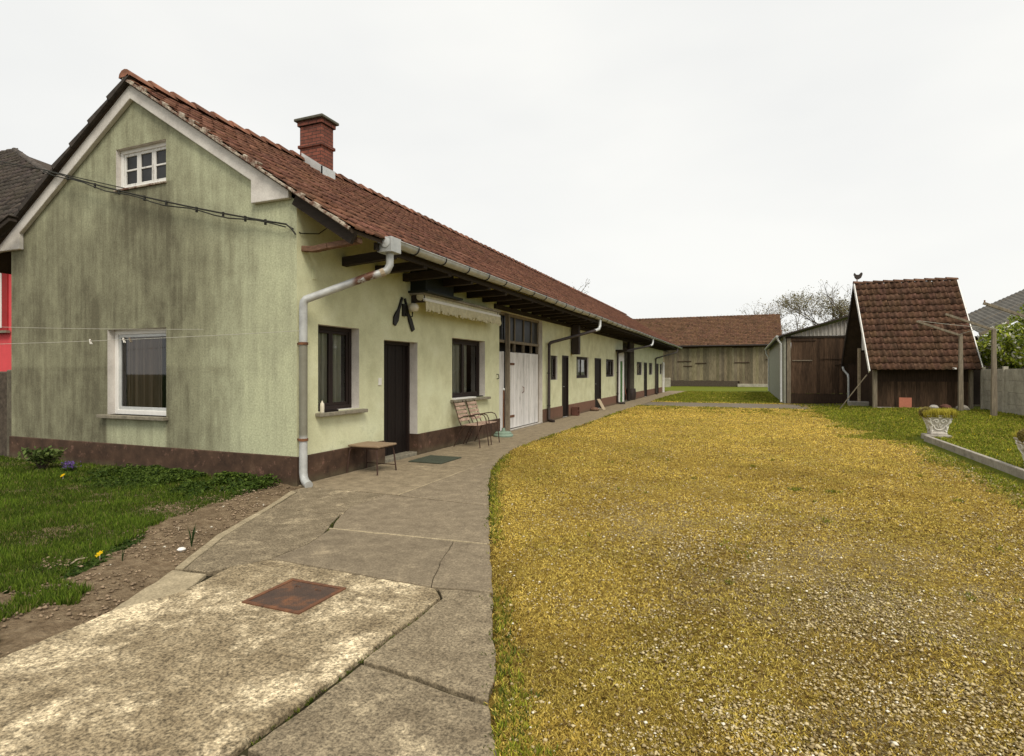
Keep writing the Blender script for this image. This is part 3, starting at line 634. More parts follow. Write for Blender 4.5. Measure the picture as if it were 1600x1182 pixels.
tag(MB().lathe([(.001, .0), (.03, .004), (.036, .015), (.022, .028), (.002, .031)], (0, 0, 0), 9).build('pebble', 'urn_white', smooth=True), 'white pebble on the soil beside the concrete corner', 'stone').location = (1.17, -2.62, .0)
def sprout(label, loc, n, h, seed):
    r = random.Random(seed); mb = MB()
    for k in range(n):
        a = r.random() * 6.28; L = h * (.6 + .5 * r.random()); q = .12 + .2 * r.random(); w = .005
        mb.add([(-w, 0, 0), (w, 0, 0), (w + q * L * .4 * math.cos(a), q * L * .4 * math.sin(a), L * .6), (q * L * math.cos(a), q * L * math.sin(a), L), (-w + q * L * .4 * math.cos(a), q * L * .4 * math.sin(a), L * .6)], [(0, 1, 2, 3, 4)], (.03, .06, .015))
    o = mb.build('sprout', 'leaf', recalc=False); o.location = loc; tag(o, label, 'plant')
sprout('upright narrow green shoots in the soil above the white pebble', (1.14, -2.5, 0), 8, .19, 3)
sprout('single thin dark stalk in the bare soil left of the white pebble', (.98, -3.0, 0), 3, .14, 4)
r2 = random.Random(5); mb = MB(); p = [(-.02, -1.62 + 0, .03)]
for k, (loc, a, L) in enumerate((((-.3, -.72, .02), .5, .22), ((.75, -3.25, .02), 1.9, .15), ((.55, -2.2, .02), -.4, .12))):
    mb = MB(); mb.tube([(0, 0, .01), (L * .5, .01, .022), (L, -.01, .012)], .006, 5); o = mb.build('twig', 'pale_wood'); o.location = loc; o.rotation_euler = (0, 0, a)
    tag(o, ('pale dry twig lying by the corner of the gable', 'pale dry twig lying on the soil near the dandelion', 'short dry twig lying on the soil beside the concrete')[k], 'twig')

# ------------------------------------------------------------------ roof tiles
def tiles(name, mat, parent, O, U, S, nu, ns, w, c, prof, th=.018, lift=.028, seed=1, jit=1.0, colfn=None, smooth=False, skip=None):
    O = np.array(O, float); U = np.array(U, float); S = np.array(S, float); N = np.cross(U, S); N /= np.linalg.norm(N)
    if N[2] < 0: N = -N
    r = np.random.RandomState(seed); K = len(prof); pu = np.array([p[0] for p in prof]) * w; ph = np.array([p[1] for p in prof])
    i, j = np.meshgrid(np.arange(nu), np.arange(ns)); i = i.ravel(); j = j.ravel()
    if skip is not None: kk = ~skip(i, j); i, j = i[kk], j[kk]
    n = len(i)
    u0 = i * w + jit * .006 * r.randn(n); s0 = j * c + jit * .005 * r.randn(n); dz = jit * .0025 * r.randn(n); tl = jit * .004 * r.randn(n); slip = (r.rand(n) < .02) * jit * -.03 * r.rand(n); s0 = s0 + slip
    V = np.zeros((n, 3, K, 3))
    for q, (ss, nn) in enumerate(((0, lift - th), (0, lift), (c * 1.1, .002))):
        hh = ph[None, :] + nn + dz[:, None] + tl[:, None] * (pu[None, :] / w - .5)
        V[:, q] = O + (u0[:, None] + pu[None, :])[..., None] * U + (s0 + ss)[:, None, None] * S + hh[..., None] * N
    b = np.arange(n)[:, None] * 3 * K; F = []
    for q in range(2):
        for k in range(K - 1): F.append(b + np.array([[q * K + k, q * K + k + 1, (q + 1) * K + k + 1, (q + 1) * K + k]]))
    ends = b + np.array([[0, K, 2 * K]]); ends2 = b + np.array([[K - 1, 3 * K - 1, 2 * K - 1]])
    tone = .80 + .36 * r.rand(n); C = np.stack([tone, tone * (.93 + .12 * r.rand(n)), tone * (.90 + .16 * r.rand(n))], 1)
    C[r.rand(n) < .05] *= .6
    if colfn is not None: C *= colfn(i, j)
    return np_mesh(name, V.reshape(-1, 3), [np.concatenate(F), np.concatenate([ends, ends2])], np.repeat(C[:, None], 3 * K, 1).reshape(-1, 3), mat, parent)
PROF_M = [(0, .022), (.07, .022), (.14, .004), (.42, .002), (.5, .013), (.58, .002), (.86, .004), (.93, .018), (1.0, .018)]
PROF_F = [(0, .004), (.25, .0), (.75, .0), (1.0, .004)]
PROF_W = [(0, .004), (.15, -.016), (.35, -.016), (.52, .006), (.68, .038), (.82, .044), (.94, .028), (1.0, .004)]
def ridge_tiles(name, mat, parent, p, q, n, r=.12, seed=1, drop=.02):
    p = Vector(p); q = Vector(q); d = (q - p) / n; mb = MB(); rr = random.Random(seed)
    side = d.normalized().cross(Vector((0, 0, 1)))
    for k in range(n):
        vs = []; fs = []
        ta = .65 + .8 * rr.random(); dz = .012 * (rr.random() - .5)
        for e, (s, R) in enumerate(((0, r * 1.0), (1.12, r * .86))):
            for a in range(7):
                th = math.pi * a / 6; vs.append(p + d * (k + s) + side * (math.cos(th) * R) + Vector((0, 0, math.sin(th) * R * .9 - drop + dz + (.034 if e == 0 else 0))))
        for a in range(6): fs.append((a, a + 1, a + 8, a + 7))
        fs.append(tuple(range(7))); mb.add(vs, fs, (ta, ta, ta))
    return mb.build(name, mat, parent)

# ------------------------------------------------------------------ walls with openings
def wall_holes(name, mat, parent, fn, u0, u1, top, holes, depth, reveal_mat='plaster_white', backd=None):
    us = [u0, u1] + [h[0] for h in holes] + [h[1] for h in holes]
    if callable(top):
        um = (u0 + u1) / 2; us.append(um)
        for z in [q for h in holes for q in h[2:4]]:
            k = (top(um) - z) / SL
            if z > top(u0): us += [um - k, um + k]
    us = sorted(set(us))
    tf = top if callable(top) else (lambda u: top)
    mb = MB(); rvs = []; ws = sorted(set([0.0] + [h[2] for h in holes] + [h[3] for h in holes]))
    for a, b in zip(us, us[1:]):
        for c, d in zip(ws, ws[1:] + [None]):
            mid_u = (a + b) / 2
            if d is not None and any(h[0] < mid_u < h[1] and h[2] <= c and d <= h[3] for h in holes): continue
            da, db = tf(a), tf(b)
            if d is not None: da, db = min(d, da), min(d, db)
            if da <= c + 1e-6 and db <= c + 1e-6: continue
            mb.add([fn(a, c, 0), fn(b, c, 0), fn(b, max(db, c), 0), fn(a, max(da, c), 0)], [(0, 1, 2, 3)])
    for h in holes:
        a, b, c, d = h[:4]; dp = h[4] if len(h) > 4 else depth; rv = MB(); rvs.append(rv)
        for p, q in (((a, c), (b, c)), ((b, c), (b, d)), ((b, d), (a, d)), ((a, d), (a, c))):
            rv.add([fn(p[0], p[1], 0), fn(q[0], q[1], 0), fn(q[0], q[1], dp), fn(p[0], p[1], dp)], [(0, 1, 2, 3)])
    o = mb.build(name, mat, parent)
    for rv, h in zip(rvs, holes): rv.build('window_reveal' if h[2] > 0 else 'door_reveal', h[5] if len(h) > 5 else reveal_mat, o)
    return o

# ------------------------------------------------------------------ the farmhouse
house = thing('farmhouse', 'long green rendered farmhouse with red tiled roof and brown plinth', 'house', (0, 0, 0))
W = 6.6; RX = -3.3; RZ = 6.14; SL = .637; LEN = 37.7
ztop = lambda x: RZ - .15 - SL * abs(x - RX)
GF = lambda u, w, d: (u, d, w)                     # gable plane: u = x, w = z, d into the house
FF = lambda u, w, d: (-d, u, w)                    # facade plane: u = y, w = z
gable_holes = [(-3.95, -2.57, .85, 2.23, .13), (-3.74, -2.575, 4.48, 5.135, .09)]
wall_holes('gable_wall', 'plaster_dirty', house, GF, -W, 0, ztop, gable_holes, .13)
FH = dict(w1=(.42, 1.36, .97, 2.23, .16), d0=(2.03, 3.10, 0, 2.09, .26), w2=(4.46, 6.09, .97, 2.26, .16), ga=(6.93, 10.2, 0, 3.08, .22),
          wa=(11.0, 11.69, 1.28, 2.06, .07), d1=(12.19, 12.93, 0, 2.09, .08), wb=(13.97, 15.69, 1.3, 2.1, .07), d2=(16.66, 17.78, 0, 2.1, .08), wc=(18.74, 20.4, 1.31, 2.1, .07),
          ps=(22.44, 25.66, 0, 3.1, 2.6, 'greywall'), wd=(26.47, 28.2, 1.34, 2.1, .07), d3=(28.9, 30.04, 0, 2.1, .08), we=(30.89, 32.39, 1.34, 2.1, .07), d4=(33.9, 35.2, 0, 2.1, .08), wf=(35.9, 36.9, 1.34, 2.1, .07))
fh = [v for v in FH.values()]
wall_holes('facade_wall', 'plaster_green', house, FF, 0, LEN, 3.9, fh, .2, 'plaster_white')
mb = MB(); mb.add([(-W, 0, 0), (-W, LEN, 0), (-W, LEN, 3.9), (-W, 0, 3.9)], [(0, 1, 2, 3)])
mb.add([(-W, LEN, 0), (0, LEN, 0), (0, LEN, 3.9), (RX, LEN, ztop(RX)), (-W, LEN, 3.9)], [(0, 1, 2, 3, 4)])
mb.box((-W + .1, .6, 2.75), (-.32, LEN - .1, 2.85)); mb.box((-W + .1, 1.6, 0), (-2.4, 1.7, 2.7))
mb.build('rear_wall', 'soffit', house)
# passage back wall
mb = MB(); mb.add([(-2.6, 22.44, 0), (-2.6, 25.66, 0), (-2.6, 25.66, 3.1), (-2.6, 22.44, 3.1)], [(0, 1, 2, 3)]); mb.build('passage_wall', 'greywall', house)
# plinth, proud of the wall, broken at the doors
MB().box((-W - .015, -.032, -.05), (.03, .0, .385)).build('plinth', 'plinth', house, .012)
cuts = [0.0] + [q for k in ('d0', 'ga', 'd1', 'd2', 'ps', 'd3', 'd4') for q in FH[k][:2]] + [LEN]
for a, b in zip(cuts[::2], cuts[1::2]):
    MB().box((0.0, a + .001, -.05), (.03, b, .382 if a < 8 else .40)).build('plinth', 'plinth', house, .012)
MB().box((-.24, 3.088, -.03), (.027, 3.0995, .38)).build('plinth', 'plinth', house)
# white barge trim with returns
mb = MB(); o_ = .075
zt = lambda x: RZ - .06 - SL * abs(x - RX); tb = .225
mb.prism([(RX, zt(RX) - tb), (RX, zt(RX)), (-.08, zt(-.08)), (-.08, 3.915), (-.76, 3.915), (-.76, zt(-.76) - tb)], GF, -o_, -.003)
mb.prism([(RX, zt(RX) - tb), (-6.22, zt(-6.22) - tb), (-6.22, 3.72), (-6.85, 3.72), (-7.05, zt(-7.05)), (RX, zt(RX))], GF, -o_, -.003)
mb.build('barge_trim', 'plaster_white', house, .01)
# roof
roof = MB()
EX0, EX1 = -7.45, 1.0; ey0, ey1 = -.13, 40.4
zr = lambda x: RZ - .02 - SL * abs(x - RX)
for xa, xb in ((RX, EX1), (RX, EX0)):
    roof.add([(xa, ey0 + .03, zr(xa)), (xb, ey0 + .03, zr(xb)), (xb, ey1, zr(xb)), (xa, ey1, zr(xa)), (xa, ey0 + .03, zr(xa) - .05), (xb, ey0 + .03, zr(xb) - .05), (xb, ey1, zr(xb) - .05), (xa, ey1, zr(xa) - .05)],
             [(0, 1, 2, 3), (7, 6, 5, 4), (0, 4, 5, 1), (1, 5, 6, 2), (2, 6, 7, 3)])
roof = roof.build('roof', 'soffit', house)
cs = 1 / math.hypot(1, SL); slope_len = (EX1 - RX) / cs
dirt = lambda i, j: (np.array([1.0, 1.0, 1.0])[None] * (.86 + .3 * fbm(i * .16, j * .3, 71))[:, None]) * np.array([1, 1, 1])[None]
tiles('roof_tiles', 'tile_red', roof, (EX1 + .03, ey0, zr(EX1 + .03) + .012), (0, 1, 0), (-cs, 0, SL * cs), 184, 16, .2205, slope_len / 15.85, PROF_M, seed=3, colfn=dirt, lift=.030, th=.020, skip=lambda i, j: (j == 14) & (i >= 112) & (i <= 116))
tiles('roof_tiles', 'tile_dark', roof, (EX0 - .03, ey0, zr(EX0 - .03) + .012), (0, 1, 0), (cs, 0, SL * cs), 40, 16, 1.01, (RX - EX0) / cs / 16.2, [(0, .02), (.1, .0), (.5, .01), (1, .02)], seed=4)
ridge_tiles('ridge_cap', 'ridge', roof, (RX, ey0 - .03, RZ + .0), (RX, ey1, RZ - .02), 104, .135, 5)
# mortar bedding on the verge
mb = MB(); rr = random.Random(9)
for k in range(46):
    s = (k + .2) / 46 * slope_len; ln = slope_len / 46 * (.7 + .6 * rr.random()); x0 = EX1 - s * cs; z0 = zr(x0)
    hgt = .035 + .055 * rr.random() ** 2; wv = .03 + .07 * rr.random() ** 2; ln *= 1.5
    a = Vector((x0, ey0 - .012 - .012 * rr.random(), z0 - .028)); S_ = Vector((-cs, 0, SL * cs)) * ln; N_ = Vector((SL * cs, 0, cs)) * hgt; Y_ = Vector((0, wv, 0))
    mb.add([a, a + S_, a + S_ + Y_, a + Y_, a + N_, a + S_ + N_ * .8, a + S_ + N_ * .9 + Y_, a + N_ + Y_], [(0, 3, 2, 1), (4, 5, 6, 7), (0, 1, 5, 4), (1, 2, 6, 5), (2, 3, 7, 6), (3, 0, 4, 7)])
mb.build('verge_mortar', 'mortar', roof, .008)
mb = MB()                                          # dark verge tiles of the far slope, stepped
for k in range(9):
    s = k / 9 * slope_len * .99; x0 = EX0 - .02 + s * cs; a = Vector((x0, ey0 - .03, zr(x0) - .03)); S_ = Vector((cs, 0, SL * cs)) * (slope_len / 9 * 1.02); N_ = Vector((-SL * cs, 0, cs))
    n0, n1 = N_ * .095, N_ * .04; Y_ = Vector((0, .12, 0))
    mb.add([a, a + S_, a + S_ + Y_, a + Y_, a + n0, a + S_ + n1, a + S_ + n1 + Y_, a + n0 + Y_], [(0, 3, 2, 1), (4, 5, 6, 7), (0, 1, 5, 4), (1, 2, 6, 5), (2, 3, 7, 6), (3, 0, 4, 7)], .8)
mb.build('verge_tiles', 'tile_dark', roof)
MB().bar((.0, -.02, zr(0) - .12), (.97, -.02, zr(.97) - .12), .06, .16).build('verge_rafter', 'beam', house)
MB().bar((-5.95, -.30, 4.16), (-6.95, -.34, 3.72), .12, .09).bar((-5.93, -.30, 4.215), (-6.95, -.34, 3.775), .16, .02).build('eave_board', 'beam', house, .01)
# joists carrying the eave
rr = random.Random(2); yb = .13; k = 0
while yb < 39.8:
    mb = MB(); j = lambda s: (rr.random() - .5) * s
    if k == 0:
        P = [(0, yb, 3.25), (.2, yb + .01, 3.235), (.45, yb - .015, 3.25), (.7, yb + .02, 3.275), (.95, yb, 3.29)]
        for a, b in zip(P, P[1:]): mb.bar(a, b, .10, .075)
    else: mb.bar((-.04, yb + j(.03), 3.235 + j(.03)), (.93, yb + j(.06), 3.262 + j(.02)), .115, .135)
    mb.build('rafter', 'beam_worn' if k == 0 else 'beam', house, .006); k += 1; yb += .83 + (rr.random() - .5) * .06
MB().box((.0, 6.6, 3.09), (.05, 40, 3.20)).build('wall_plate', 'beam', house)
MB().box((.90, .5, 3.24), (.94, 40.2, 3.34)).build('fascia', 'beam', house)
# gutter with brackets
def half_round(mb, y0, y1, x, z, r, ends=True):
    n = 9; vs = []; ny = max(2, int((y1 - y0) / .8))
    for q in range(ny + 1):
        yy = y0 + (y1 - y0) * q / ny; zz = z - .012 * math.sin(q * .7)
        for R in (r, r - .006):
            for a in range(n): th = math.pi + math.pi * a / (n - 1); vs.append((x + math.cos(th) * R, yy, zz + math.sin(th) * R))
    fs = []; b = 2 * n
    for q in range(ny):
        for a in range(n - 1):
            fs.append((q * b + a, q * b + a + 1, (q + 1) * b + a + 1, (q + 1) * b + a)); fs.append((q * b + n + a, (q + 1) * b + n + a, (q + 1) * b + n + a + 1, q * b + n + a + 1))
    fs += [tuple(range(n))]; mb.add(vs, fs)
mb = MB(); half_round(mb, .8, 40.3, 1.055, 3.40, .082); gut = mb.build('gutter', 'zinc', house, smooth=True, recalc=False)
mb = MB(); mb.tube([(1.137, .8, 3.40), (1.137, 40.3, 3.39)], .010, 6); mb.build('gutter_rim', 'zinc', gut)
for k in range(46):
    yy = 1.3 + k * .85; mb = MB(); mb.tube([(.95, yy, 3.40)] + [(1.055 - math.cos(math.pi * a / 8) * .089, yy, 3.40 - .012 * math.sin((yy - .8) / .8 * .7) - math.sin(math.pi * a / 8) * .089) for a in range(9)] + [(1.14, yy, 3.42), (1.06, yy + .01, 3.435)], .012, 5); mb.build('bracket', 'black_iron', gut)
# hopper and downpipes
dp = MB(); dp.tube([(1.03, .70, 3.24), (1.03, .70, 3.06), (1.0, .68, 2.98), (.93, .63, 2.935), (.82, .54, 2.89), (.13, .035, 2.535), (.105, .02, 2.50), (.10, .015, 2.44), (.10, .015, .17), (.115, .01, .10), (.17, -.02, .055), (.29, -.09, .03)], .055, 14)
dp = dp.build('downpipe', 'zinc_pipe', house, smooth=True)
MB().box((.90, .58, 3.22), (1.14, .82, 3.43)).build('hopper', 'zinc', dp, .006)
MB().lathe([(.07, 0), (.07, .008), (.0, .02)], (0, 0, 0), 18).build('hopper_boss', 'lightgrey', dp).matrix_local = Matrix.Translation((1.04, .578, 3.35)) @ Matrix.Rotation(rad(90), 4, 'X')
for z in (.62, 1.93):
    mb = MB(); mb.tube([(.10, .015, z - .018), (.10, .015, z + .018)], .066, 14); mb.box((-.002, .005, z - .012), (.05, .03, z + .012)); mb.build('pipe_clip', 'rust', dp)
MB().tube([(.97, .655, 2.955), (.925, .625, 2.93)], .060, 14).build('pipe_collar', 'pale_wood', dp)
def downpipe(yg, yw, mat, zw, shoe, mat_top='lightgrey'):
    mb = MB(); mb.tube([(.98, yg - .42, 2.93), (.14, yw + .05, zw + .03), (.10, yw, zw - .03), (.09, yw, .12), shoe[0], shoe[1]], .05, 12); d = mb.build('downpipe', mat, house, smooth=True)
    MB().tube([(1.05, yg, 3.33), (1.05, yg, 3.12), (1.03, yg - .1, 3.0), (.97, yg - .44, 2.925)], .052, 12).build('swan_neck', mat_top, d, smooth=True)
    for z in (.5, 1.5): MB().tube([(.09, yw, z - .015), (.09, yw, z + .015)], .058, 12).build('pipe_clip', 'black_iron', d)
downpipe(13.2, 10.54, 'dark_metal', 2.41, ((.11, 10.5, .06), (.30, 10.4, .03)))
downpipe(25.4, 20.75, 'dark_metal', 2.43, ((.13, 20.75, .06), (.40, 20.95, .035)))
downpipe(37.6, 33.2, 'dark_metal', 2.42, ((.11, 33.2, .06), (.2, 33.1, .035)), 'dark_metal')
# chimney
ch = MB().box((-3.35, 3.68, 5.4), (-2.75, 4.06, 6.90)).build('chimney', 'brick', house, .012)
mb = MB().box((-3.39, 3.64, 6.90), (-2.71, 4.10, 7.0)); mb.build('chimney_corbel', 'brick', ch, .012)
MB().box((-3.44, 3.59, 7.0), (-2.66, 4.15, 7.06)).build('chimney_cap', 'cap', ch, .015)
MB().box((-3.385, 3.645, 6.42), (-2.715, 4.095, 6.49)).build('brick_band', 'brick', ch, .014)
mb = MB(); za = zr(-3.35) - .0; zb = zr(-2.75)
mb.prism([(-3.28, zr(-3.28) + .02), (-2.72, zr(-2.72) + .02), (-2.72, zr(-2.72) + .22), (-3.28, zr(-3.28) + .22)], GF, 3.655, 3.675)
mb.box((-2.745, 3.655, zb - .1), (-2.72, 4.085, zb + .20)); mb.build('flashing', 'lightgrey', ch)

# ---- windows
def window(parent, fn, h, frame_mat, cols, rows, sash=.055, outer=.06, setb=None, pane='glass', curtain=None, sill=None, mull=None, cfrac=(0.04, .96), inner=True):
    a, b, c, d = h[:4]; dp = h[4] if setb is None else setb
    w = MB(); o0 = dp - .015; o1 = dp + .05
    w.box((a, c, o0), (a + outer, d, o1), fn); w.box((b - outer, c, o0), (b, d, o1), fn); w.box((a + outer, c, o0), (b - outer, c + outer, o1), fn); w.box((a + outer, d - outer, o0), (b - outer, d, o1), fn)
    win = w.build('window', frame_mat, parent, .006)
    ia, ib, ic, id_ = a + outer, b - outer, c + outer, d - outer; s = MB(); p0 = dp + .004; p1 = dp + .042
    cw = (ib - ia) / cols; rh = (id_ - ic) / rows
    for k in range(cols):
        x0 = ia + k * cw; x1 = x0 + cw
        s.box((x0 + .002, ic, p0), (x0 + sash, id_, p1), fn); s.box((x1 - sash, ic, p0), (x1 - .002, id_, p1), fn); s.box((x0 + sash, ic, p0), (x1 - sash, ic + sash, p1), fn); s.box((x0 + sash, id_ - sash, p0), (x1 - sash, id_, p1), fn)
        for q in range(1, rows): z = ic + q * rh; s.box((x0 + sash, z - .014, p0 + .003), (x1 - sash, z + .014, p1 - .003), fn)
    s.build('frame', mull or frame_mat, win, .004)
    g = MB(); g.add([fn(ia + .01, ic + .01, dp + .024), fn(ib - .01, ic + .01, dp + .024), fn(ib - .01, id_ - .01, dp + .024), fn(ia + .01, id_ - .01, dp + .024)], [(0, 1, 2, 3)]); g.build('pane', pane, win, recalc=False)
    if curtain:
        n = 60; vs = []; u0 = a + (b - a) * cfrac[0]; u1 = a + (b - a) * cfrac[1]
        for k in range(n + 1):
            u = u0 + (u1 - u0) * k / n; dd = dp + .09 + .03 * math.sin(k * .9) + .015 * math.sin(k * 2.3 + 1)
            vs += [fn(u, c + .02, dd), fn(u, d - .02, dd)]
        cm = MB(); cm.add(vs, [(2 * k, 2 * k + 2, 2 * k + 3, 2 * k + 1) for k in range(n)]); cm.build('curtain', curtain, win, smooth=True)
    if sill:
        s0, s1, zz, dd = sill; MB().box((s0, zz - .055, -dd), (s1, zz, dp), fn).build('sill', 'sill', win, .008)
    return win
window(house, GF, (-3.95, -2.57, .85, 2.23, .13), 'white_paint', 1, 1, .05, .075, None, 'glass', 'curtain_b', (-4.08, -2.52, .85, .10), 'lightgrey', (.10, .72))
window(house, GF, (-3.74, -2.575, 4.48, 5.135, .09), 'white_paint', 3, 2, .045, .06, None, 'dirty_glass', None, None, 'peel')
MB().box((-3.76, -.03, 4.45), (-2.56, .085, 4.48)).build('attic_sill', 'mortar', house, .006)
window(house, FF, FH['w1'], 'dark_frame', 2, 1, .045, .06, None, 'glass', 'curtain', (.36, 1.46, .955, .10), None, (.15, .85))
window(house, FF, FH['w2'], 'dark_frame', 2, 1, .05, .06, None, 'glass', 'curtain', (4.38, 6.22, .955, .10), None, (.1, .7))
for k in ('wa', 'wb', 'wc', 'wd', 'we', 'wf'): window(house, FF, FH[k], 'dark_frame', 2 if k in ('wb', 'wc') else 1, 1, .045, .06, None, 'glass', 'curtain' if k == 'wb' else None)
# ---- doors
def door(h, mat, planks=6, handle=True, frame='dark_frame', label=None):
    a, b, c, d = h[:4]; dp = h[4]; mb = MB(); n = planks; pw = (b - a - .12) / n
    for k in range(n): t = .8 + .4 * random.random(); mb.box((a + .06 + k * pw + .003, .02, dp - .045 - .004 * (k % 2)), (a + .06 + (k + 1) * pw - .003, d - .06, dp + .02), FF, t)
    dr = mb.build('door', mat, house, .003)
    f = MB(); f.box((a, 0, dp - .09), (a + .06, d, dp + .02), FF); f.box((b - .06, 0, dp - .09), (b, d, dp + .02), FF); f.box((a + .06, d - .06, dp - .09), (b - .06, d, dp + .02), FF); f.build('frame', frame, dr)
    if handle:
        z = 1.02; hm = MB(); hm.box((a + .10, z - .10, dp - .056), (a + .135, z + .10, dp - .046), FF); hm.tube([FF(a + .118, z + .02, dp - .05), FF(a + .118, z + .02, dp - .10), FF(a + .22, z + .015, dp - .10)], .009, 6); hm.build('handle', 'zinc', dr)
    if label: dr['label'] = label
    return dr
door(FH['d0'], 'dark_wood', 8); door(FH['d1'], 'dark_wood', 5); door(FH['d2'], 'dark_wood', 6); door(FH['d3'], 'dark_wood', 6); door(FH['d4'], 'dark_frame', 8)
MB().box((-.30, 2.0, -.04), (-.0, 3.13, .05)).build('door_step', 'sill', house, .01)
# ---- garage door with glazed transom
G = FH['ga']; gd = MB(); z1 = 2.07
gd.box((6.93, 2.30, .10), (10.2, 2.37, .2), FF); gd.box((6.93, 3.01, .10), (10.2, 3.08, .2), FF)
gd.box((7.52, 0, -.02), (7.60, 3.05, .09), FF); gd.box((6.93, 0, .12), (6.97, 3.01, .2), FF); gd.box((10.13, 0, .12), (10.2, 3.01, .2), FF)
gar = gd.build('garage_door', 'pole_wood', house, .004)
def planks(name, mat, a, b, z0, z1_, d0, n, parent):
    mb = MB(); pw = (b - a) / n
    for k in range(n): mb.box((a + k * pw + .003, z0, d0 + .004 * random.random()), (a + (k + 1) * pw - .003, z1_ - .01 * random.random(), d0 + .04), FF, .88 + .2 * random.random())
    return mb.build(name, mat, parent, .003)
planks('door_leaf', 'garage', 6.98, 7.50, .03, z1, .11, 4, gar); planks('door_leaf', 'garage', 7.62, 8.86, .03, z1, .11, 9, gar); planks('door_leaf', 'garage', 8.88, 10.12, .03, z1, .11, 9, gar)
for i, (a, b) in enumerate(((6.97, 7.52), (7.6, 8.27), (8.31, 8.95), (8.99, 9.58), (9.62, 10.13))):
    MB().box((a, 2.38, .15), (b, 3.0, .156), FF).build('transom_pane', 'dirty_glass', gar)
    if i > 1: MB().box((a - .04, z1, .12), (a, 3.01, .19), FF).build('glazing_bar', 'pole_wood', gar)
MB().box((6.97, .0, .45), (10.13, 3.0, .47), FF).build('dark_lining', 'dark_wood', gar)
MB().tube([FF(8.80, 1.12, .11), FF(8.80, 1.10, .06), FF(8.80, .98, .06), FF(8.80, .95, .11)], .01, 6).build('handle', 'rust', gar)
for z in (.35, 1.75): MB().box((7.63, z - .03, .10), (8.2, z + .03, .112), FF).build('strap_hinge', 'rust', gar)
MB().box((0, 6.93, -.04), (.02, 10.2, .015)).build('threshold', 'kerb', house)
# white framed green door by the passage, open against the wall
gdr = MB(); gdr.box((.02, 20.98, .05), (.10, 21.35, 2.5)).box((.02, 21.95, .05), (.10, 22.3, 2.5)).box((.02, 21.35, 2.05), (.10, 21.95, 2.5)); gdr = gdr.build('side_door', 'peel', house, .006)
gdr['label'] = 'white framed door with a green leaf'
MB().box((.03, 21.35, .05), (.075, 21.95, 2.05)).build('door_panel', 'green_door', gdr)
MB().box((.0, 20.7, 2.5), (.55, 22.4, 2.58)).build('door_canopy', 'beam', gdr)
MB().box((.03, 36.95, 0), (.12, 37.6, 2.25)).build('end_pilaster', 'peel', house, .01)
MB().box((.035, 13.2, 2.15), (.30, 13.42, 3.2)).build('hanging_box', 'dark_metal', house, .01)
MB().tube([(.0, 24.0, 0), (.02, 24.0, 3.1)], .08, 8).build('passage_post', 'beam', house)

# ------------------------------------------------------------------ things on and along the facade
# awning
aw = thing('awning', 'rolled up cream fringed awning under the eave above the far window', 'awning', (.0, 4.6, 2.85))
L0, L1 = -1.75, 1.68
MB().tube([(.20, L0, .06), (.20, L1, .06)], .07, 12).build('fabric_roll', 'cream', aw, smooth=True)
mb = MB()
for k in range(34):
    yy = L0 + (L1 - L0) * k / 33; mb.box((.12, yy, .13), (.30, yy + .05, .145))
mb.box((.0, L0 - .03, .10), (.30, L1 + .03, .128)); mb.build('awning_cover', 'kerb', aw)
MB().box((.27, L0, -.02), (.32, L1, .03)).build('front_bar', 'white_paint', aw, .005)
n = 168; vs = []; fs = []
for k in range(n + 1):
    yy = L0 + (L1 - L0) * k / n; d = .028 * math.sin(k * 1.9) + .012 * math.sin(k * .7); dz = .13 + .055 * abs((k % 6) / 3 - 1) + .03 * random.random()
    vs += [(.325, yy, -.02), (.33 + d * .6, yy, -.02 - dz * .5), (.335 + d, yy, -.02 - dz)]
for k in range(n): fs += [(3 * k, 3 * k + 3, 3 * k + 4, 3 * k + 1), (3 * k + 1, 3 * k + 4, 3 * k + 5, 3 * k + 2)]
mb = MB(); mb.add(vs, fs); mb.build('valance', 'cream', aw, smooth=True, recalc=False)
for yy in (L0 + .05, L1 - .05): MB().box((.0, yy - .02, -.04), (.27, yy + .02, .09)).build('awning_arm', 'dark_metal', aw)
# dark box above the awning
t = thing('wall_box', 'dark wooden box fixed under the eave above the awning', 'box', (.0, 3.2, 3.0))
MB().box((.0, -.35, .02), (.33, .72, .52)).build('box_body', 'dark_green', t, .006); MB().box((-.0, -.43, -.02), (.42, .95, .018)).build('box_board', 'dark_green', t, .004)
# wall lamp with carved fork and spoon
t = thing('wall_lamp', 'black carved fork and spoon wall lamp with pale globe beside the house door', 'lamp', (0, 2.62, 2.6))
def prism_yz(pts, x0, x1): m_ = MB(); m_.prism(pts, lambda u, w, d: (d, u, w), x0, x1); return m_
def strip(c, ws):
    l, r_ = [], []
    for i, (p, w) in enumerate(zip(c, ws)):
        q = Vector(c[min(i + 1, len(c) - 1)]) - Vector(c[max(i - 1, 0)]); q.normalize(); nrm = Vector((-q.y, q.x)) * w; l.append((p[0] + nrm.x, p[1] + nrm.y)); r_.append((p[0] - nrm.x, p[1] - nrm.y))
    return l + r_[::-1]
prism_yz(strip([(-.06, .27), (-.17, .04), (-.22, -.05), (-.26, -.13), (-.31, -.24)], [.022, .028, .06, .075, .035]), .005, .035).build('carved_spoon', 'black_iron', t, .006)
prism_yz(strip([(.02, .26), (.13, .0), (.2, -.12), (.3, -.3)], [.022, .028, .055, .05]), .005, .035).build('carved_fork', 'black_iron', t, .006)
mb = MB().box((.0, -.05, -.06), (.04, .05, .16)); mb.tube([(.03, 0, .0), (.1, .02, -.08), (.14, .08, -.06), (.13, .1, .02)], .012, 6); mb.build('lamp_bracket', 'black_iron', t)
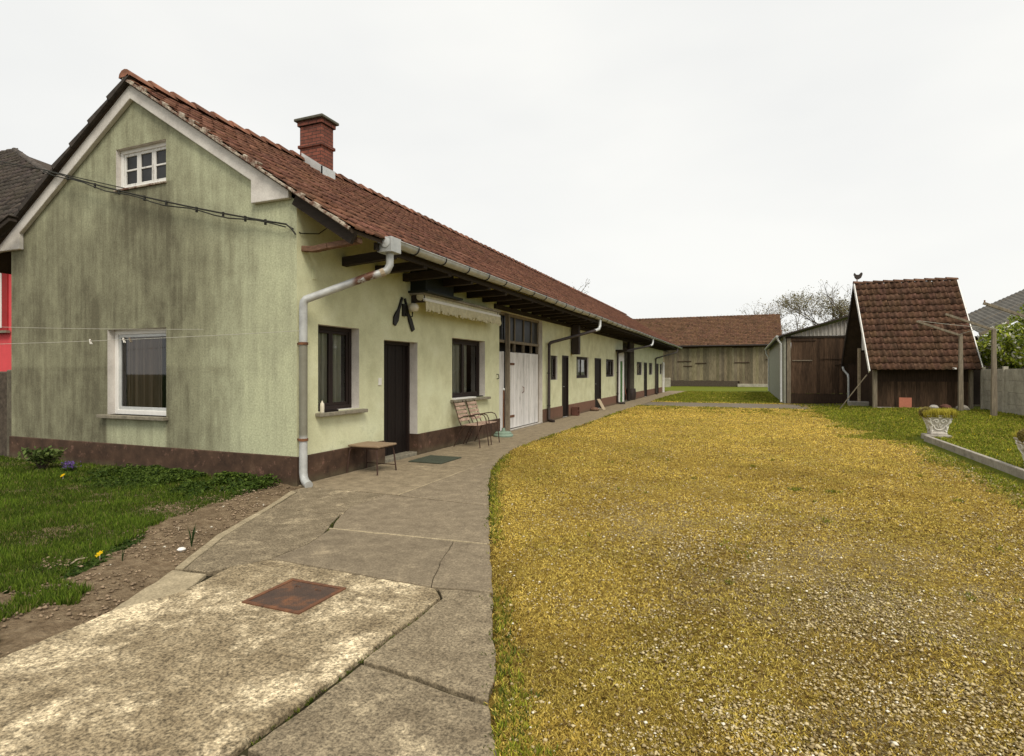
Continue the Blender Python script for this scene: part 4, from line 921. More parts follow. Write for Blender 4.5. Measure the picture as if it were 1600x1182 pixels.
mb = MB(); mb.lathe([(.03, -.075), (.07, -.062), (.095, -.02), (.098, .02), (.07, .065), (.03, .082)], (.14, .12, .10), 18); mb.build('lamp_globe', 'globe', t, smooth=True)
mb = MB(); mb.lathe([(.035, .08), (.045, .085), (.02, .12)], (.14, .12, .10), 12); mb.build('globe_cap', 'black_iron', t)
# small wall fittings
o = MB().box((0, 1.86, 1.32), (.02, 1.94, 1.44)).build('wall_switch', 'white_paint', bevel=.004); tag(o, 'small white switch on the wall left of the house door', 'switch')
o = MB().box((0, .30, 2.86), (.012, .40, 3.0)).build('wall_plate_cover', 'plaster_green', bevel=.003); tag(o, 'small green painted cover plate high by the corner downpipe', 'cover plate')
mb = MB().tube([(0, 6.76, 1.48), (.05, 6.76, 1.48), (.06, 6.77, 1.42), (.05, 6.78, 1.37), (.0, 6.78, 1.37)], .011, 6); tag(mb.build('wall_hook', 'black_iron'), 'dark iron hook on the wall beside the garage', 'hook')
# things on the near window sill
o = MB().lathe([(.03, 0), (.032, .08), (.028, .13), (.012, .15), (.012, .17)], (.03, .47, .957), 10).build('bottle', 'globe', smooth=True); tag(o, 'small pale bottle on the sill of the window by the downpipe', 'bottle')
o = MB().box((-.1, .5, .956), (.04, .82, .985)).build('tray', 'dark_wood', bevel=.006); tag(o, 'flat dark tray on the sill beside the pale bottle', 'tray')
o = MB().box((-.1, 4.45, .956), (.06, 5.5, .985)).build('white_board', 'white_paint', bevel=.004); tag(o, 'white strip lying on the sill behind the chairs', 'board')
o = MB().box((-.12, 5.55, .956), (.0, 6.0, .99)).build('tray', 'dark_wood', bevel=.006); tag(o, 'flat dark tray on the sill behind the chairs', 'tray')
# stool
t = thing('stool', 'low wooden stool with thin metal legs beside the house door', 'stool', (.33, 1.24, 0))
MB().box((-.27, -.24, .40), (.29, .25, .432)).build('seat', 'seat_wood', t, .012)
for a in (-1, 1):
    for b in (-1, 1): MB().tube([(a * .23, b * .20, .40), (a * .25, b * .22, .32), (a * .28, b * .245, 0)], .011, 8).build('leg', 'brown_iron', t)
mb = MB(); 
mb.box((-.235, -.205, .375), (.235, .205, .399)); mb.build('seat_frame', 'brown_iron', t); MB().tube([(-.27, .235, .09), (.27, .235, .09)], .007, 6).build('stretcher', 'brown_iron', t)
# chairs
def chair(label, loc, g):
    t = thing('garden_chair', label, 'chair', loc, g); w = .21; fr = .011
    for s in (-1, 1):
        y_ = s * w
        MB().tube([(.30, y_, 0), (.25, y_, .42), (.235, y_, .55), (.19, y_, .63), (.10, y_, .655), (-.06, y_, .63), (-.17, y_, .58)], fr, 8).build('armrest', 'brown_iron', t, smooth=True)
        MB().tube([(-.30, y_, 0), (-.12, y_ * .97, .36), (-.02, y_ * .97, .44)], fr, 8).build('rear_leg', 'brown_iron', t, smooth=True)
        MB().tube([(.25, y_ * .97, .44), (.0, y_ * .97, .43), (-.12, y_ * .97, .42), (-.17, y_ * .97, .52), (-.30, y_ * .97, .90), (-.31, y_ * .97, .93)], fr, 8).build('back_frame', 'brown_iron', t, smooth=True)
    MB().tube([(.0, -w, .43), (.0, w, .43)], fr, 6).build('stretcher', 'brown_iron', t)
    for k in range(4): MB().box((-.10 + k * .09, -w - .01, .444), (-.025 + k * .09, w + .01, .46)).build('seat_slat', 'slat_wood', t, .004)
    for k in range(5):
        z = .55 + k * .078; x_ = -.17 - (z - .52) * .342; mb = MB(); mb.bar((x_ + .02, -w - .01, z), (x_ + .02, w + .01, z), .018, .062, (-.34, 0, 1)); mb.build('back_slat', 'slat_wood', t, .004)
    return t
chair('old slatted garden chair against the wall, nearer the house door', (.42, 4.52, 0), 'garden chairs')
chair('old slatted garden chair against the wall, nearer the garage', (.42, 5.08, 0), 'garden chairs')
o = MB().box((.34, 2.25, .0), (.98, 3.0, .018)).build('door_mat', 'mat_green', bevel=.006); tag(o, 'dark green mat on the path in front of the house door', 'mat')
# umbrella base with pole
t = thing('parasol_base', 'round pale green parasol base with dark pole by the garage', 'parasol base', (.33, 6.42, 0))
MB().lathe([(.235, .0), (.24, .03), (.22, .06), (.20, .065), (.20, .09), (.17, .11), (.05, .12), (.035, .2)], (0, 0, 0), 24).build('base', 'green_plastic', t, smooth=True)
MB().tube([(0, 0, .12), (.0, .02, 1.12)], .02, 8).build('pole', 'rust', t); MB().lathe([(.028, 0), (.03, .03), (.015, .05)], (0, .02, 1.10), 10).build('pole_cap', 'lightgrey', t)
# crate, leaning board, stone
t = thing('brown_crate', 'small open brown crate beside the first brown door', 'crate', (.17, 13.25, 0))
mb = MB(); mb.box((-.11, -.13, 0), (.11, -.11, .31)).box((-.11, .11, 0), (.11, .13, .31)).box((-.11, -.11, 0), (-.09, .11, .31)).box((-.09, -.11, 0), (.11, .11, .02)).box((-.09, -.11, .29), (.11, .11, .31)); mb.build('crate_shell', 'brown_box', t, .004)
MB().box((-.085, -.105, .15), (.10, .105, .165)).build('crate_shelf', 'brown_box', t)
o = MB().bar((.14, 16.75, .42), (.42, 16.55, .0), .16, .03).build('leaning_board', 'pale_wood', bevel=.004); tag(o, 'pale board leaning against the second brown door', 'board')
o = MB().lathe([(.02, 0), (.17, .02), (.19, .07), (.12, .13), (.02, .15)], (.2, 15.9, -.01), 8).build('rock', 'plinth', bevel=.01); tag(o, 'brown rock on the path below the middle window', 'stone')
o = MB().lathe([(.24, 0), (.28, .2), (.29, .4), (.25, .62), (.23, .62), (.0, .6)], (-.1, 25.2, 0), 16).build('barrel', 'dark_metal', smooth=True); tag(o, 'dark barrel standing in the open passage of the farmhouse', 'barrel')
t = thing('spade', 'red handled spade leaning in the open passage', 'spade', (-.2, 24.3, 0))
MB().tube([(0, 0, .3), (-.12, .02, 1.15)], .018, 6).build('shaft', 'orange', t); MB().box((-.012, -.09, .0), (.012, .09, .32)).build('spade_blade', 'rust', t); MB().tube([(-.12, -.06, 1.16), (-.12, .10, 1.16)], .018, 6).build('grip', 'rust', t)
o = MB().box((-2.0, 52.2, -.05), (-1.2, 52.7, .9)).build('concrete_block', 'fence_conc', bevel=.03); tag(o, 'pale grey block standing beyond the far end of the farmhouse', 'block')

# ------------------------------------------------------------------ cables and washing lines
def sag(p, q, n=14, s=.1): p = Vector(p); q = Vector(q); return [p.lerp(q, k / n) - Vector((0, 0, s * 4 * (k / n) * (1 - k / n))) for k in range(n + 1)]
t = thing('power_cable', 'bundle of black cables strung across the green gable', 'cable', (0, 0, 0))
A = (-5.35, -.16, 4.98); B = (-.12, -.07, 3.56)
MB().tube(sag(A, B, 20, .07), .013, 6).build('cable', 'cable', t); MB().tube([Vector(p) + Vector((0, -.01, -.025 - .02 * math.sin(i * 1.3))) for i, p in enumerate(sag(A, B, 20, .09))], .010, 6).build('cable', 'cable', t)
MB().tube(sag(A, (-.02, .3, 3.62), 16, .03), .008, 6).build('cable', 'cable', t); MB().tube([(-.12, -.07, 3.56), (-.05, -.05, 3.50), (.0, -.02, 3.42)], .012, 6).build('cable', 'cable', t)
MB().tube([(-.15, -.07, 3.57), (.02, .06, 3.45), (.03, .4, 3.52), (.3, .55, 3.75)], .008, 6).build('cable', 'cable', t)
MB().tube(sag((-12, -.6, 6.9), A, 10, .1), .009, 6).build('cable', 'cable', t); MB().tube(sag((-12, -.5, 6.6), A, 10, .1), .006, 6).build('cable', 'cable', t)
for k in (.12, .25, .36, .47, .57, .68, .78, .86, .93):
    p = sag(A, B, 100, .075)[int(k * 100)]; MB().tube([p + Vector((0, 0, .022)), p - Vector((0, 0, .055))], .018, 6).build('cable_tie', 'cable', t)
LA, LB = (-7.2, -1.35, 1.96), (.1, -.06, 2.1)
o = MB().tube(sag(LA, LB, 16, .035), .0035, 5).build('washing_line', 'wire'); tag(o, 'thin pale washing line with pegs in front of the green gable', 'washing line')
o = MB().tube(sag((-7.2, -1.35, 2.34), (-1.7, -.06, 2.17), 12, .03), .003, 5).build('washing_line', 'wire'); tag(o, 'upper empty washing line in front of the green gable', 'washing line')
def peg(label, f, a, mat):
    p = sag(LA, LB, 200, .035)[int(f * 200)]; t = thing('clothes_peg', label, 'peg', p, 'clothes pegs'); mb = MB()
    for s in (-1, 1): mb.bar((0, s * .004, .03), (0, s * .011, -.05), .012, .008)
    c = mb.build('peg_jaws', mat, t); MB().tube([(-.008, 0, .0), (.008, 0, .0)], .009, 6).build('peg_spring', 'rust', t); t.rotation_euler = (0, rad(a), 0)
peg('pale peg alone on the washing line, leftmost of three', .535, -25, 'urn_white'); peg('white peg in the middle of the washing line pegs', .615, -28, 'urn_white'); peg('dark wooden peg, nearest the gable window', .633, -35, 'pole_wood')

# ------------------------------------------------------------------ left neighbours
t = thing('boundary_wall', 'dark rough boundary wall against the left end of the gable', 'wall', (-7, .2, 0))
MB().box((-6, -.12, -.05), (.16, .1, 1.55)).build('wall', 'boundary', t, .03); MB().box((.16, -.16, -.05), (.39, .06, 1.58)).build('pier', 'boundary_post', t, .02)
nb = thing('pink_house', 'pink rendered house with dark tiled hip roof behind the boundary wall', 'house', (-20, 7, 0))
mb = MB(); y0 = -2.0
mb.add([(-8, y0, 0), (8, y0, 0), (8, y0, 5.94), (-8, y0, 5.94), (-8, 6, 0), (8, 6, 0), (8, 6, 5.94), (-8, 6, 5.94)], [(0, 1, 2, 3), (1, 5, 6, 2), (5, 4, 7, 6), (4, 0, 3, 7)]); mb.build('wall', 'pink', nb)
mb = MB().box((1.4, y0 - .04, 2.9), (3.15, y0 - .005, 5.0)); w = mb.build('window', 'redtrim', nb); MB().box((1.45, y0 - .06, 3.0), (2.85, y0 - .042, 4.95)).build('frame', 'white_paint', w); MB().box((1.6, y0 - .07, 3.1), (2.6, y0 - .062, 4.8)).build('pane', 'dirty_glass', w)
MB().box((1.3, y0 - .15, 2.82), (3.3, y0 - .03, 2.9)).build('sill', 'sill', w)
er = (8.6, y0 - .7, 6.2); rzz = 11.4; rx = -4.5
mb = MB(); mb.add([(-9, y0 - .7, 6.2), er, (rx, 2, rzz - .02), (-8, 2, rzz - .02), (8.6, 6.5, 6.2), (-9, 6.5, 6.2)], [(0, 1, 2, 3), (1, 4, 2), (4, 5, 3, 2), (5, 0, 3), (0, 5, 4, 1)]); rf = mb.build('roof', 'soffit', nb)
sl = Vector((0, 2.7 + y0 * 0 + 2.0 - 0, rzz - 6.2)); sl = Vector((0, 2 - (y0 - .7), rzz - 6.2)); Ls = sl.length; S_ = sl.normalized()
tiles('roof_tiles', 'tile_dark', rf, (-8, y0 - .75, 6.2 + .02), (1, 0, 0), tuple(S_), 65, 20, .255, Ls / 20, PROF_W, seed=8, skip=lambda i, j: (-8 + i * .255) > 8.5 - (8.6 - rx) * (j + .7) / 20)
ridge_tiles('ridge_cap', 'tile_dark', rf, (rx, 2, rzz + .02), (8.6, y0 - .7, 6.26), 36, .13, 3); ridge_tiles('ridge_cap', 'tile_dark', rf, (-9, 2, rzz + .02), (rx, 2, rzz + .02), 10, .13, 4)
MB().box((-8.5, y0 - .82, 6.02), (8.6, y0 - .70, 6.14)).build('gutter', 'dark_metal', nb, .02); MB().box((-8.4, y0 - .69, 5.95), (8.4, y0 - .0, 6.0)).build('soffit', 'dark_frame', nb)

# ------------------------------------------------------------------ far barn
barn = thing('barn', 'long weathered wooden barn with brown tiled roof at the far end', 'barn', (0, 56, 0))
mb = MB(); rr = random.Random(4); xx = -6.0
while xx < 8.15:
    w = .2 + .1 * rr.random(); t_ = .62 + .6 * rr.random(); mb.box((xx + .006, -.03 * rr.random(), .62 - .06 * rr.random() if xx < 5 else .3), (min(xx + w, 8.2), .05, 4.2), None, (t_, t_ * (.95 + .08 * rr.random()), t_ * (.9 + .12 * rr.random()))); xx += w
mb.build('plank_wall', 'barn_wood', barn); MB().box((-6, .06, 0), (8.1, 9, 4.1)).build('core_wall', 'shed_dark', barn)
MB().box((-6, -.06, 0), (5.0, .05, .58)).build('stone_base', 'boundary', barn); MB().box((5.0, -.2, 0), (8.3, .05, .30)).build('concrete_base', 'fence_conc', barn)
for (a, b, z) in ((-.9, .5, 2.55), (4.7, 6.1, 2.4), (.9, 2.0, 2.35), (-.3, .6, 2.05), (7.6, 8.1, 2.7), (-1.0, 1.2, 3.95), (4.5, 6.5, 3.95)): MB().box((a, -.07, z), (b, -.032, z + .09)).build('door_batten', 'shed_dark', barn)
MB().box((-6.0, -.08, 4.02), (8.3, -.032, 4.2)).build('top_beam', 'shed_dark', barn)
mb = MB(); mb.add([(-7, -.6, 4.22), (9.0, -.6, 4.22), (9.1, 4.2, 7.50), (-7, 4.2, 7.50), (-7, 9, 4.2), (9.0, 9, 4.2)], [(0, 1, 2, 3), (3, 2, 5, 4), (1, 5, 2), (0, 3, 4), (0, 4, 5, 1)]); rf = mb.build('roof', 'tile_barn', barn)
bs = Vector((0, 4.8, 3.28)); bl = bs.length
tiles('roof_tiles', 'tile_barn', rf, (-7, -.65, 4.24), (1, 0, 0), tuple(bs.normalized()), 80, 20, .2015, bl / 20, PROF_F, seed=12, th=.03, lift=.05, jit=1.3)
ridge_tiles('ridge_cap', 'tile_barn', rf, (-7, 4.2, 7.54), (9.1, 4.2, 7.54), 46, .13, 8)
mb = MB(); mb.tube([(-3, -.78, 4.18), (9.05, -.78, 4.16)], .06, 8); mb.build('gutter', 'dark_metal', barn)

# ------------------------------------------------------------------ lean-to shed
sh = thing('lean_to_shed', 'long lean-to shed with brown plank doors and corrugated panel above', 'shed', (7.4, 24.4, 0))
mb = MB(); rr = random.Random(6); xx = .34
while xx < 3.1:
    w = .13 + .06 * rr.random(); t_ = .55 + .8 * rr.random(); mb.box((xx + .003, -.02 * rr.random(), .52 - .04 * rr.random()), (xx + w, .04, 3.14), None, t_); xx += w
mb.build('plank_door', 'shed_wood', sh)
MB().box((.34, .0, .02), (3.2, .05, .5)).build('door_skirt', 'shed_dark', sh); 
for (a, b, z) in ((.4, 1.25, 2.05), (.4, 1.4, 3.0), (2.2, 2.55, 1.85), (1.6, 3.2, 2.12)): MB().box((a, -.045, z), (b, -.021, z + (.05 if z != 2.12 else .03))).build('door_rail', 'pole_wood' if z == 2.05 else 'shed_dark', sh)
MB().box((.16, -.03, 0), (.33, .06, 3.2)).build('corner_post', 'pole_wood', sh); MB().box((.02, .0, 0), (.12, .06, 3.25)).build('corner_panel', 'greygreen', sh); MB().box((.12, .01, 0), (.16, .05, 3.22)).build('dark_gap', 'beam', sh)
mb = MB(); n = 84
vs = []
for k in range(n + 1): xq = .34 + 3.4 * k / n; dq = -.02 + .03 * (1 if (k // 2) % 2 else -1); vs += [(xq, dq, 3.24), (xq, dq, 3.30 + (xq - .2) * .30 - .06)]
mb.add(vs, [(2 * k, 2 * k + 2, 2 * k + 3, 2 * k + 1) for k in range(n)]); mb.build('corrugated_panel', 'corrugated', sh)
MB().box((.1, -.04, 3.14), (3.7, .04, 3.235)).build('lintel', 'beam', sh)
MB().box((.0, .06, 0), (.06, 17, 3.24)).build('side_wall', 'greygreen', sh); MB().box((.06, 16.9, 0), (4.6, 17, 3.3)).build('back_wall', 'shed_dark', sh)
mb = MB(); zz = lambda x_: 3.34 + .30 * x_
mb.add([(-.22, -.3, zz(-.22)), (4.6, -.3, zz(4.6)), (4.6, 17.2, zz(4.6)), (-.22, 17.2, zz(-.22)), (-.22, -.3, zz(-.22) - .06), (4.6, -.3, zz(4.6) - .06), (4.6, 17.2, zz(4.6) - .06), (-.22, 17.2, zz(-.22) - .06)], [(0, 1, 2, 3), (7, 6, 5, 4), (0, 4, 5, 1), (1, 5, 6, 2), (2, 6, 7, 3), (3, 7, 4, 0)]); mb.build('roof', 'dark_metal', sh)
mb = MB(); mb.tube([(-.28, -.3, 3.24), (-.28, 17.2, 3.24)], .06, 8); mb.build('gutter', 'zinc', sh, smooth=True)
MB().tube([(-.27, -.2, 3.22), (-.25, -.2, 3.08), (-.12, -.12, 2.9), (-.10, -.1, .15), (-.10, -.2, .06)], .05, 10).build('downpipe', 'lightgrey', sh, smooth=True)
MB().tube([(-.27, 16.2, 3.2), (-.24, 16.2, 2.9), (-.08, 16.2, 2.6), (-.08, 16.2, .1)], .05, 10).build('downpipe', 'lightgrey', sh, smooth=True)

# ------------------------------------------------------------------ steep tiled shed
ts = thing('tiled_shed', 'small dark timber shed with steep brown tiled roof and white barge boards', 'shed', (10.25, 20.08, 0), None, .084)
ex0, ex1 = .0, 3.67; ez = 1.6; ry = 2.19; rz_ = 5.30
st_ = Vector((0, ry, rz_ - ez)); sL = st_.length; sN = st_.normalized()
mb = MB(); mb.add([(ex0, 0, ez), (ex1, 0, ez), (ex1, ry, rz_), (ex0, ry, rz_), (ex0, 2 * ry, ez), (ex1, 2 * ry, ez)], [(0, 1, 2, 3), (3, 2, 5, 4)]); rf = mb.build('roof', 'soffit', ts)
tiles('roof_tiles', 'tile_shed', rf, (ex0, -.05, ez + .01), (1, 0, 0), tuple(sN), 17, 14, (ex1 - ex0) / 17, sL / 14, PROF_W, th=.03, lift=.05, seed=14, jit=1.2)
ridge_tiles('ridge_cap', 'tile_shed', rf, (ex0 - .05, ry, rz_ + .03), (ex1 + .03, ry, rz_ + .05), 10, .12, 6)
def barge(x_, mat, y1, z1):
    return MB().bar((x_, -.06 if y1 == 0 else 2 * ry + .06, ez - .06), (x_, ry, rz_ + .03), .035, .15, (0, -1, .8) if y1 == 0 else (0, 1, .8)).build('barge_board', mat, ts, .004)
barge(ex0 - .03, 'white_paint', 0, 0); barge(ex1 + .03, 'white_paint', 0, 0); barge(ex0 - .03, 'beam', 1, 0); barge(ex1 + .03, 'white_paint', 1, 0)
MB().bar((ex0 - .055, .02, ez - .12), (ex0 - .055, .03, ez - .1), .01).build('nail', 'rust', ts)
mb = MB(); xx = .3; rr = random.Random(8)
while xx < 3.5: w = .11 + .05 * rr.random(); t_ = .6 + .7 * rr.random(); mb.box((xx + .003, .52 + .015 * rr.random(), .12), (min(xx + w, 3.52), .56, 1.15), None, t_); xx += w
mb.build('plank_wall', 'shed_wood', ts); MB().box((.3, .58, 0), (3.5, .62, 2.2)).build('upper_wall', 'shed_dark', ts); MB().box((.25, .38, 0), (3.4, .5, .13)).build('stone_base', 'kerb', ts, .02)
MB().box((.18, .22, 0), (.32, .38, ez + .25)).build('corner_post', 'pole_wood', ts, .01); MB().box((3.42, .3, 0), (3.54, .42, ez + .3)).build('corner_post', 'pole_wood', ts, .01)
MB().box((.14, 2.2, 0), (.24, 2.32, 2.55)).build('middle_post', 'pale_wood', ts, .01); MB().box((.5, .62, 0), (.54, 4.0, 2.4)).build('gable_wall', 'shed_dark', ts)
mb = MB(); n = 14; vs = []
for k in range(n + 1): yq = .62 + 1.3 * k / n; vs += [(.2 + .012 * (k % 2), yq, 2.45), (.2 + .012 * (k % 2), yq, max(2.46, min(ez + yq * 1.74 - .25, 3.3)))]
mb.add(vs, [(2 * k, 2 * k + 2, 2 * k + 3, 2 * k + 1) for k in range(n)]); mb.build('gable_panel', 'corrugated', ts)
MB().box((.9, 1.5, 0), (.95, 2.9, 3.9)).build('inner_wall', 'beam', ts); MB().box((.2, 3.95, 0), (3.5, 4.0, 1.9)).build('back_wall', 'shed_dark', ts)
MB().tube([(-.02, 4.1, 1.75), (-.02, 4.0, 1.62), (.05, 3.5, 1.4), (.06, 3.45, 1.25), (.06, 3.45, .1)], .05, 10).build('downpipe', 'zinc', ts, smooth=True)
for xq in (2.72, 2.92): MB().box((xq, -.11, ez + .03), (xq + .13, -.06, ez + .09)).build('white_patch', 'white_paint', ts, .004)
# rooster finial
t = thing('rooster_ornament', 'small dark rooster ornament on the ridge of the steep shed', 'ornament', (10.16, 22.28, 5.52))
MB().prism([(-.19, .16), (-.15, .06), (-.06, .0), (.04, .01), (.10, .10), (.115, .19), (.155, .20), (.12, .225), (.125, .265), (.10, .29), (.07, .265), (.055, .24), (.03, .21), (-.04, .20), (-.09, .225), (-.12, .275), (-.18, .30), (-.21, .235)], lambda u, w, d: (-u, d, w), -.03, .03).build('rooster_body', 'dark_metal', t, .012); MB().tube([(0, 0, -.2), (0, 0, .07)], .02, 6).build('spike', 'rust', t)
# things around the sheds
o = MB().bar((9.25, 20.4, .02), (10.15, 20.1, 1.42), .045, .035).build('prop_pole', 'pole_wood'); tag(o, 'thin wooden pole leaning on the corner of the steep shed', 'pole')
o = MB().box((11.3, 20.42, .13), (11.72, 20.46, .52)).build('salmon_panel', 'orange', bevel=.006); tag(o, 'square salmon board leaning on the wall of the steep shed', 'board')
o = MB().box((9.85, 22.1, 0), (10.6, 22.6, .26)).build('stone_block', 'kerb', bevel=.04); tag(o, 'grey stone block beside the downpipe of the steep shed', 'stone')
for k, (p, s, l) in enumerate((((12.3, 19.9, .12), .16, 'pale round stone by the right end of the steep shed'), ((12.62, 19.75, .12), .20, 'brown log lying left of the first line post'), ((13.0, 19.3, .1), .22, 'mossy stone behind the foot of the first line post'))):
    o = MB().lathe([(s * .2, 0), (s * .9, s * .15), (s, s * .5), (s * .6, s * .95), (.02, s * 1.05)], (0, 0, 0), 8).build('stone', ('urn', 'brown_box', 'kerb')[k], bevel=.01); o.location = p; o.rotation_euler = (.2 * k, .1, k); tag(o, l, 'stone')

# ------------------------------------------------------------------ concrete panel fence, clothes posts, kerb, urns
fe = thing('concrete_fence', 'grey concrete panel fence running along the right lawn', 'fence', (13.95, 20.0, .1))
for k in range(7):
    y0_ = .35 - k * 1.95
    MB().box((-.07, y0_ - .06, -.1), (.07, y0_ + .06, 1.62)).build('fence_post', 'fence_conc', fe, .01)
    if k < 6:
        for q in range(4): MB().box((-.022, y0_ - 1.89, -.06 + q * .40), (.022, y0_ - .06, -.06 + q * .40 + .394)).build('fence_panel', 'fence_conc', fe, .008)
def line_post(label, x_, y_, h, lx):
    t = thing('clothes_post', label, 'post', (x_, y_, .1), 'concrete washing line posts'); b = MB(); b.add([(-.075, -.075, -.1), (.075, -.075, -.1), (.075, .075, -.1), (-.075, .075, -.1), (-.052, -.052, h), (.052, -.052, h), (.052, .052, h), (-.052, .052, h)], [(0, 3, 2, 1), (4, 5, 6, 7), (0, 1, 5, 4), (1, 2, 6, 5), (2, 3, 7, 6), (3, 0, 4, 7)])
    b.build('post', 'pole_wood', t, .012); MB().bar((.05, 0, h - .06), (lx, 0, h + .52), .06, .075).build('arm', 'pole_wood', t, .006); MB().tube([(lx + .03, 0, h + .55), (lx + .03, 0, h + .60)], .02, 6).build('hook', 'rust', t)
line_post('weathered line post in front of the steep tiled shed', 12.86, 18.96, 2.78, -1.33); line_post('weathered line post before the concrete fence', 13.0, 16.44, 2.80, -1.27); line_post('line post at the right edge, only its arm in view', 13.12, 13.7, 2.85, -1.25)
o = MB().tube(sag((11.58, 18.96, 3.42), (13.0, 16.44, 2.92), 10, .02), .008, 5).build('wire', 'wire'); tag(o, 'wire from the first post arm to the second post top', 'wire')
o = MB().tube(sag((12.86, 18.96, 2.9), (13.1, 13.7, 3.35), 10, .05), .008, 5).build('wire', 'wire'); tag(o, 'wire from the first post top towards the right edge', 'wire')
kb = thing('garden_kerb', 'low concrete kerb edging the right lawn', 'kerb', (9.28, 8.8, 0))
MB().box((-.0, -18, -.1), (.075, -.02, .165)).build('kerb_wall', 'kerb', kb, .012); MB().box((.05, -.018, -.1), (.52, .42, .17)).build('kerb_end_block', 'kerb', kb, .02)
def urn(label, loc, flower):
    t = thing('stone_urn', label, 'planter', loc, 'stone planters on the kerb'); H = .43; wt, wb = .235, .135
    mb = MB(); lv = [(.15, 0), (.15, .04), (wb, .05), (wb, .08), (.165, .2), (.20, .32), (wt, .40), (wt + .01, H), (wt - .03, H), (wt - .04, H - .05)]
    vs = [(a * r_, b * r_, z) for r_, z in lv for a, b in ((-1, -1), (1, -1), (1, 1), (-1, 1))]
    fs = [(i * 4 + k, i * 4 + (k + 1) % 4, i * 4 + 4 + (k + 1) % 4, i * 4 + 4 + k) for i in range(len(lv) - 1) for k in range(4)] + [(3, 2, 1, 0), tuple(range(len(lv) * 4 - 4, len(lv) * 4))]
    mb.add(vs, fs); mb.build('urn_body', 'urn', t, .01)
    for s in range(4):                                                # scroll relief on each face
        rl = MB(); rz = Matrix.Rotation(s * math.pi / 2, 4, 'Z')
        yf = lambda z: -np.interp(z, [.05, .08, .2, .32, .40], [wb, wb, .165, .20, wt]) - .004
        def cv(pts, r_=.011): rl.tube([rz @ Vector((x_, float(yf(z_)), z_)) for x_, z_ in pts], r_, 6)
        for q in (-1, 1):
            cv([(q * (.065 + (.055 - .006 * a) * math.cos(a)), .295 + (.05 - .006 * a) * math.sin(a)) for a in np.linspace(0, 2.2 * math.pi, 16)], .013)
            cv([(q * .135, .10), (q * .14, .16), (q * .12, .20), (q * .155, .24), (q * .165, .30)], .013); cv([(q * .195, .36), (q * .17, .33), (q * .185, .28), (q * .16, .25)], .016); cv([(q * .10, .09), (q * .13, .075), (q * .125, .06)], .014)
        cv([(.10 * math.cos(a), .20 + .095 * math.sin(a)) for a in np.linspace(math.pi * 1.02, 2 * math.pi * .99, 11)], .012); cv([(-.05, .21), (-.02, .15), (0, .20), (.02, .15), (.05, .21)], .012); cv([(0, .26), (.01, .225), (-.01, .215)], .012)
        for q in (-1, 0, 1): cv([(q * .13 - .04, .385), (q * .13, .37), (q * .13 + .04, .385)], .012)
        rl.build('relief', 'urn_white', t)
    MB().box((-.19, -.19, H - .06), (.19, .19, H - .03)).build('potting_soil', 'soil', t)
    return t
urn('pale stone urn with yellow succulents on the end of the kerb', (9.6, 9.08, .17), True)
urn('pale stone urn cut off by the right edge of the picture', (9.64, 4.42, .135), True)
def sedum(label, loc, seed):
    r = np.random.RandomState(seed); t = thing('sedum', label, 'plant', loc, 'plants in the urns'); n = 2200
    x_ = (r.rand(n) - .5) * .56; y_ = (r.rand(n) - .5) * .5; hh = .10 + .09 * fbm(x_ * 9 + 5, y_ * 9 + 5, seed)
    V, F, C = blades(x_, y_, -.03 + 0 * x_, hh, .012, .05 + 0 * x_, lerp((.30, .25, .025), (.66, .58, .10), r.rand(n)), r, 2); np_mesh('foliage', V, F, C, 'leaf', t)
    n = 2600; d = r.randn(n, 3); d /= np.linalg.norm(d, axis=1)[:, None]; P = d * np.array([.15, .14, .12]) * (.85 + .15 * r.rand(n))[:, None] + np.array([-.20, -.05, .07])
    V, F, C = leaf_cloud(P, .016 + 0 * P[:, 0], lerp((.22, .17, .04), (.42, .36, .14), r.rand(n)), r); np_mesh('moss_mound', V, F, C, 'leaf', t)
sedum('yellow green succulents with a round mound in the urn on the kerb end', (9.6, 9.08, .58), 3); sedum('yellow green succulents in the urn at the right edge', (9.7, 4.42, .545), 4)

# ------------------------------------------------------------------ open roof behind the fence
ob = thing('open_roof', 'grey corrugated open roof on posts behind the fence', 'shelter', (15.2, 24, 0))
V = []; nx_, ny_ = 300, 3
for i in range(nx_ + 1):
    for j in range(ny_ + 1): xq = -.3 + 9.0 * i / nx_; yq = 5 * j / ny_ - .4; V.append((xq, yq * .62, 3.32 + .50 * xq + .17 * (yq + .4) + .014 * math.sin(xq * 42)))
F = [(i * (ny_ + 1) + j, (i + 1) * (ny_ + 1) + j, (i + 1) * (ny_ + 1) + j + 1, i * (ny_ + 1) + j + 1) for i in range(nx_) for j in range(ny_)]
mb = MB(); mb.add(V, F); o = mb.build('roof_sheet', 'eternit', ob, recalc=False); o.modifiers.new('thick', 'SOLIDIFY').thickness = .03
for yq in (-.22, 1.2, 2.6): MB().bar((-.3, yq, 3.10 + .27 * (yq + .25)), (8.6, yq, 7.55 + .27 * (yq + .25)), .1, .14).build('roof_beam', 'pole_wood', ob)
MB().box((-.2, 2.7, 0), (8.5, 2.8, 3.2)).build('back_wall', 'shed_dark', ob)
for xq in (.1, 4.0): MB().box((xq, -.3, 0), (xq + .16, -.14, 3.02 + xq * .5)).build('post', 'pole_wood', ob)
MB().box((-1.4, -.25, 2.05), (6, -.1, 2.2)).build('rail', 'fence_conc', ob)
for yq in (.4, 1.2): MB().box((-1.0, yq, 0), (7, yq + .1, 2.0)).build('stacked_boards', 'beam', ob)

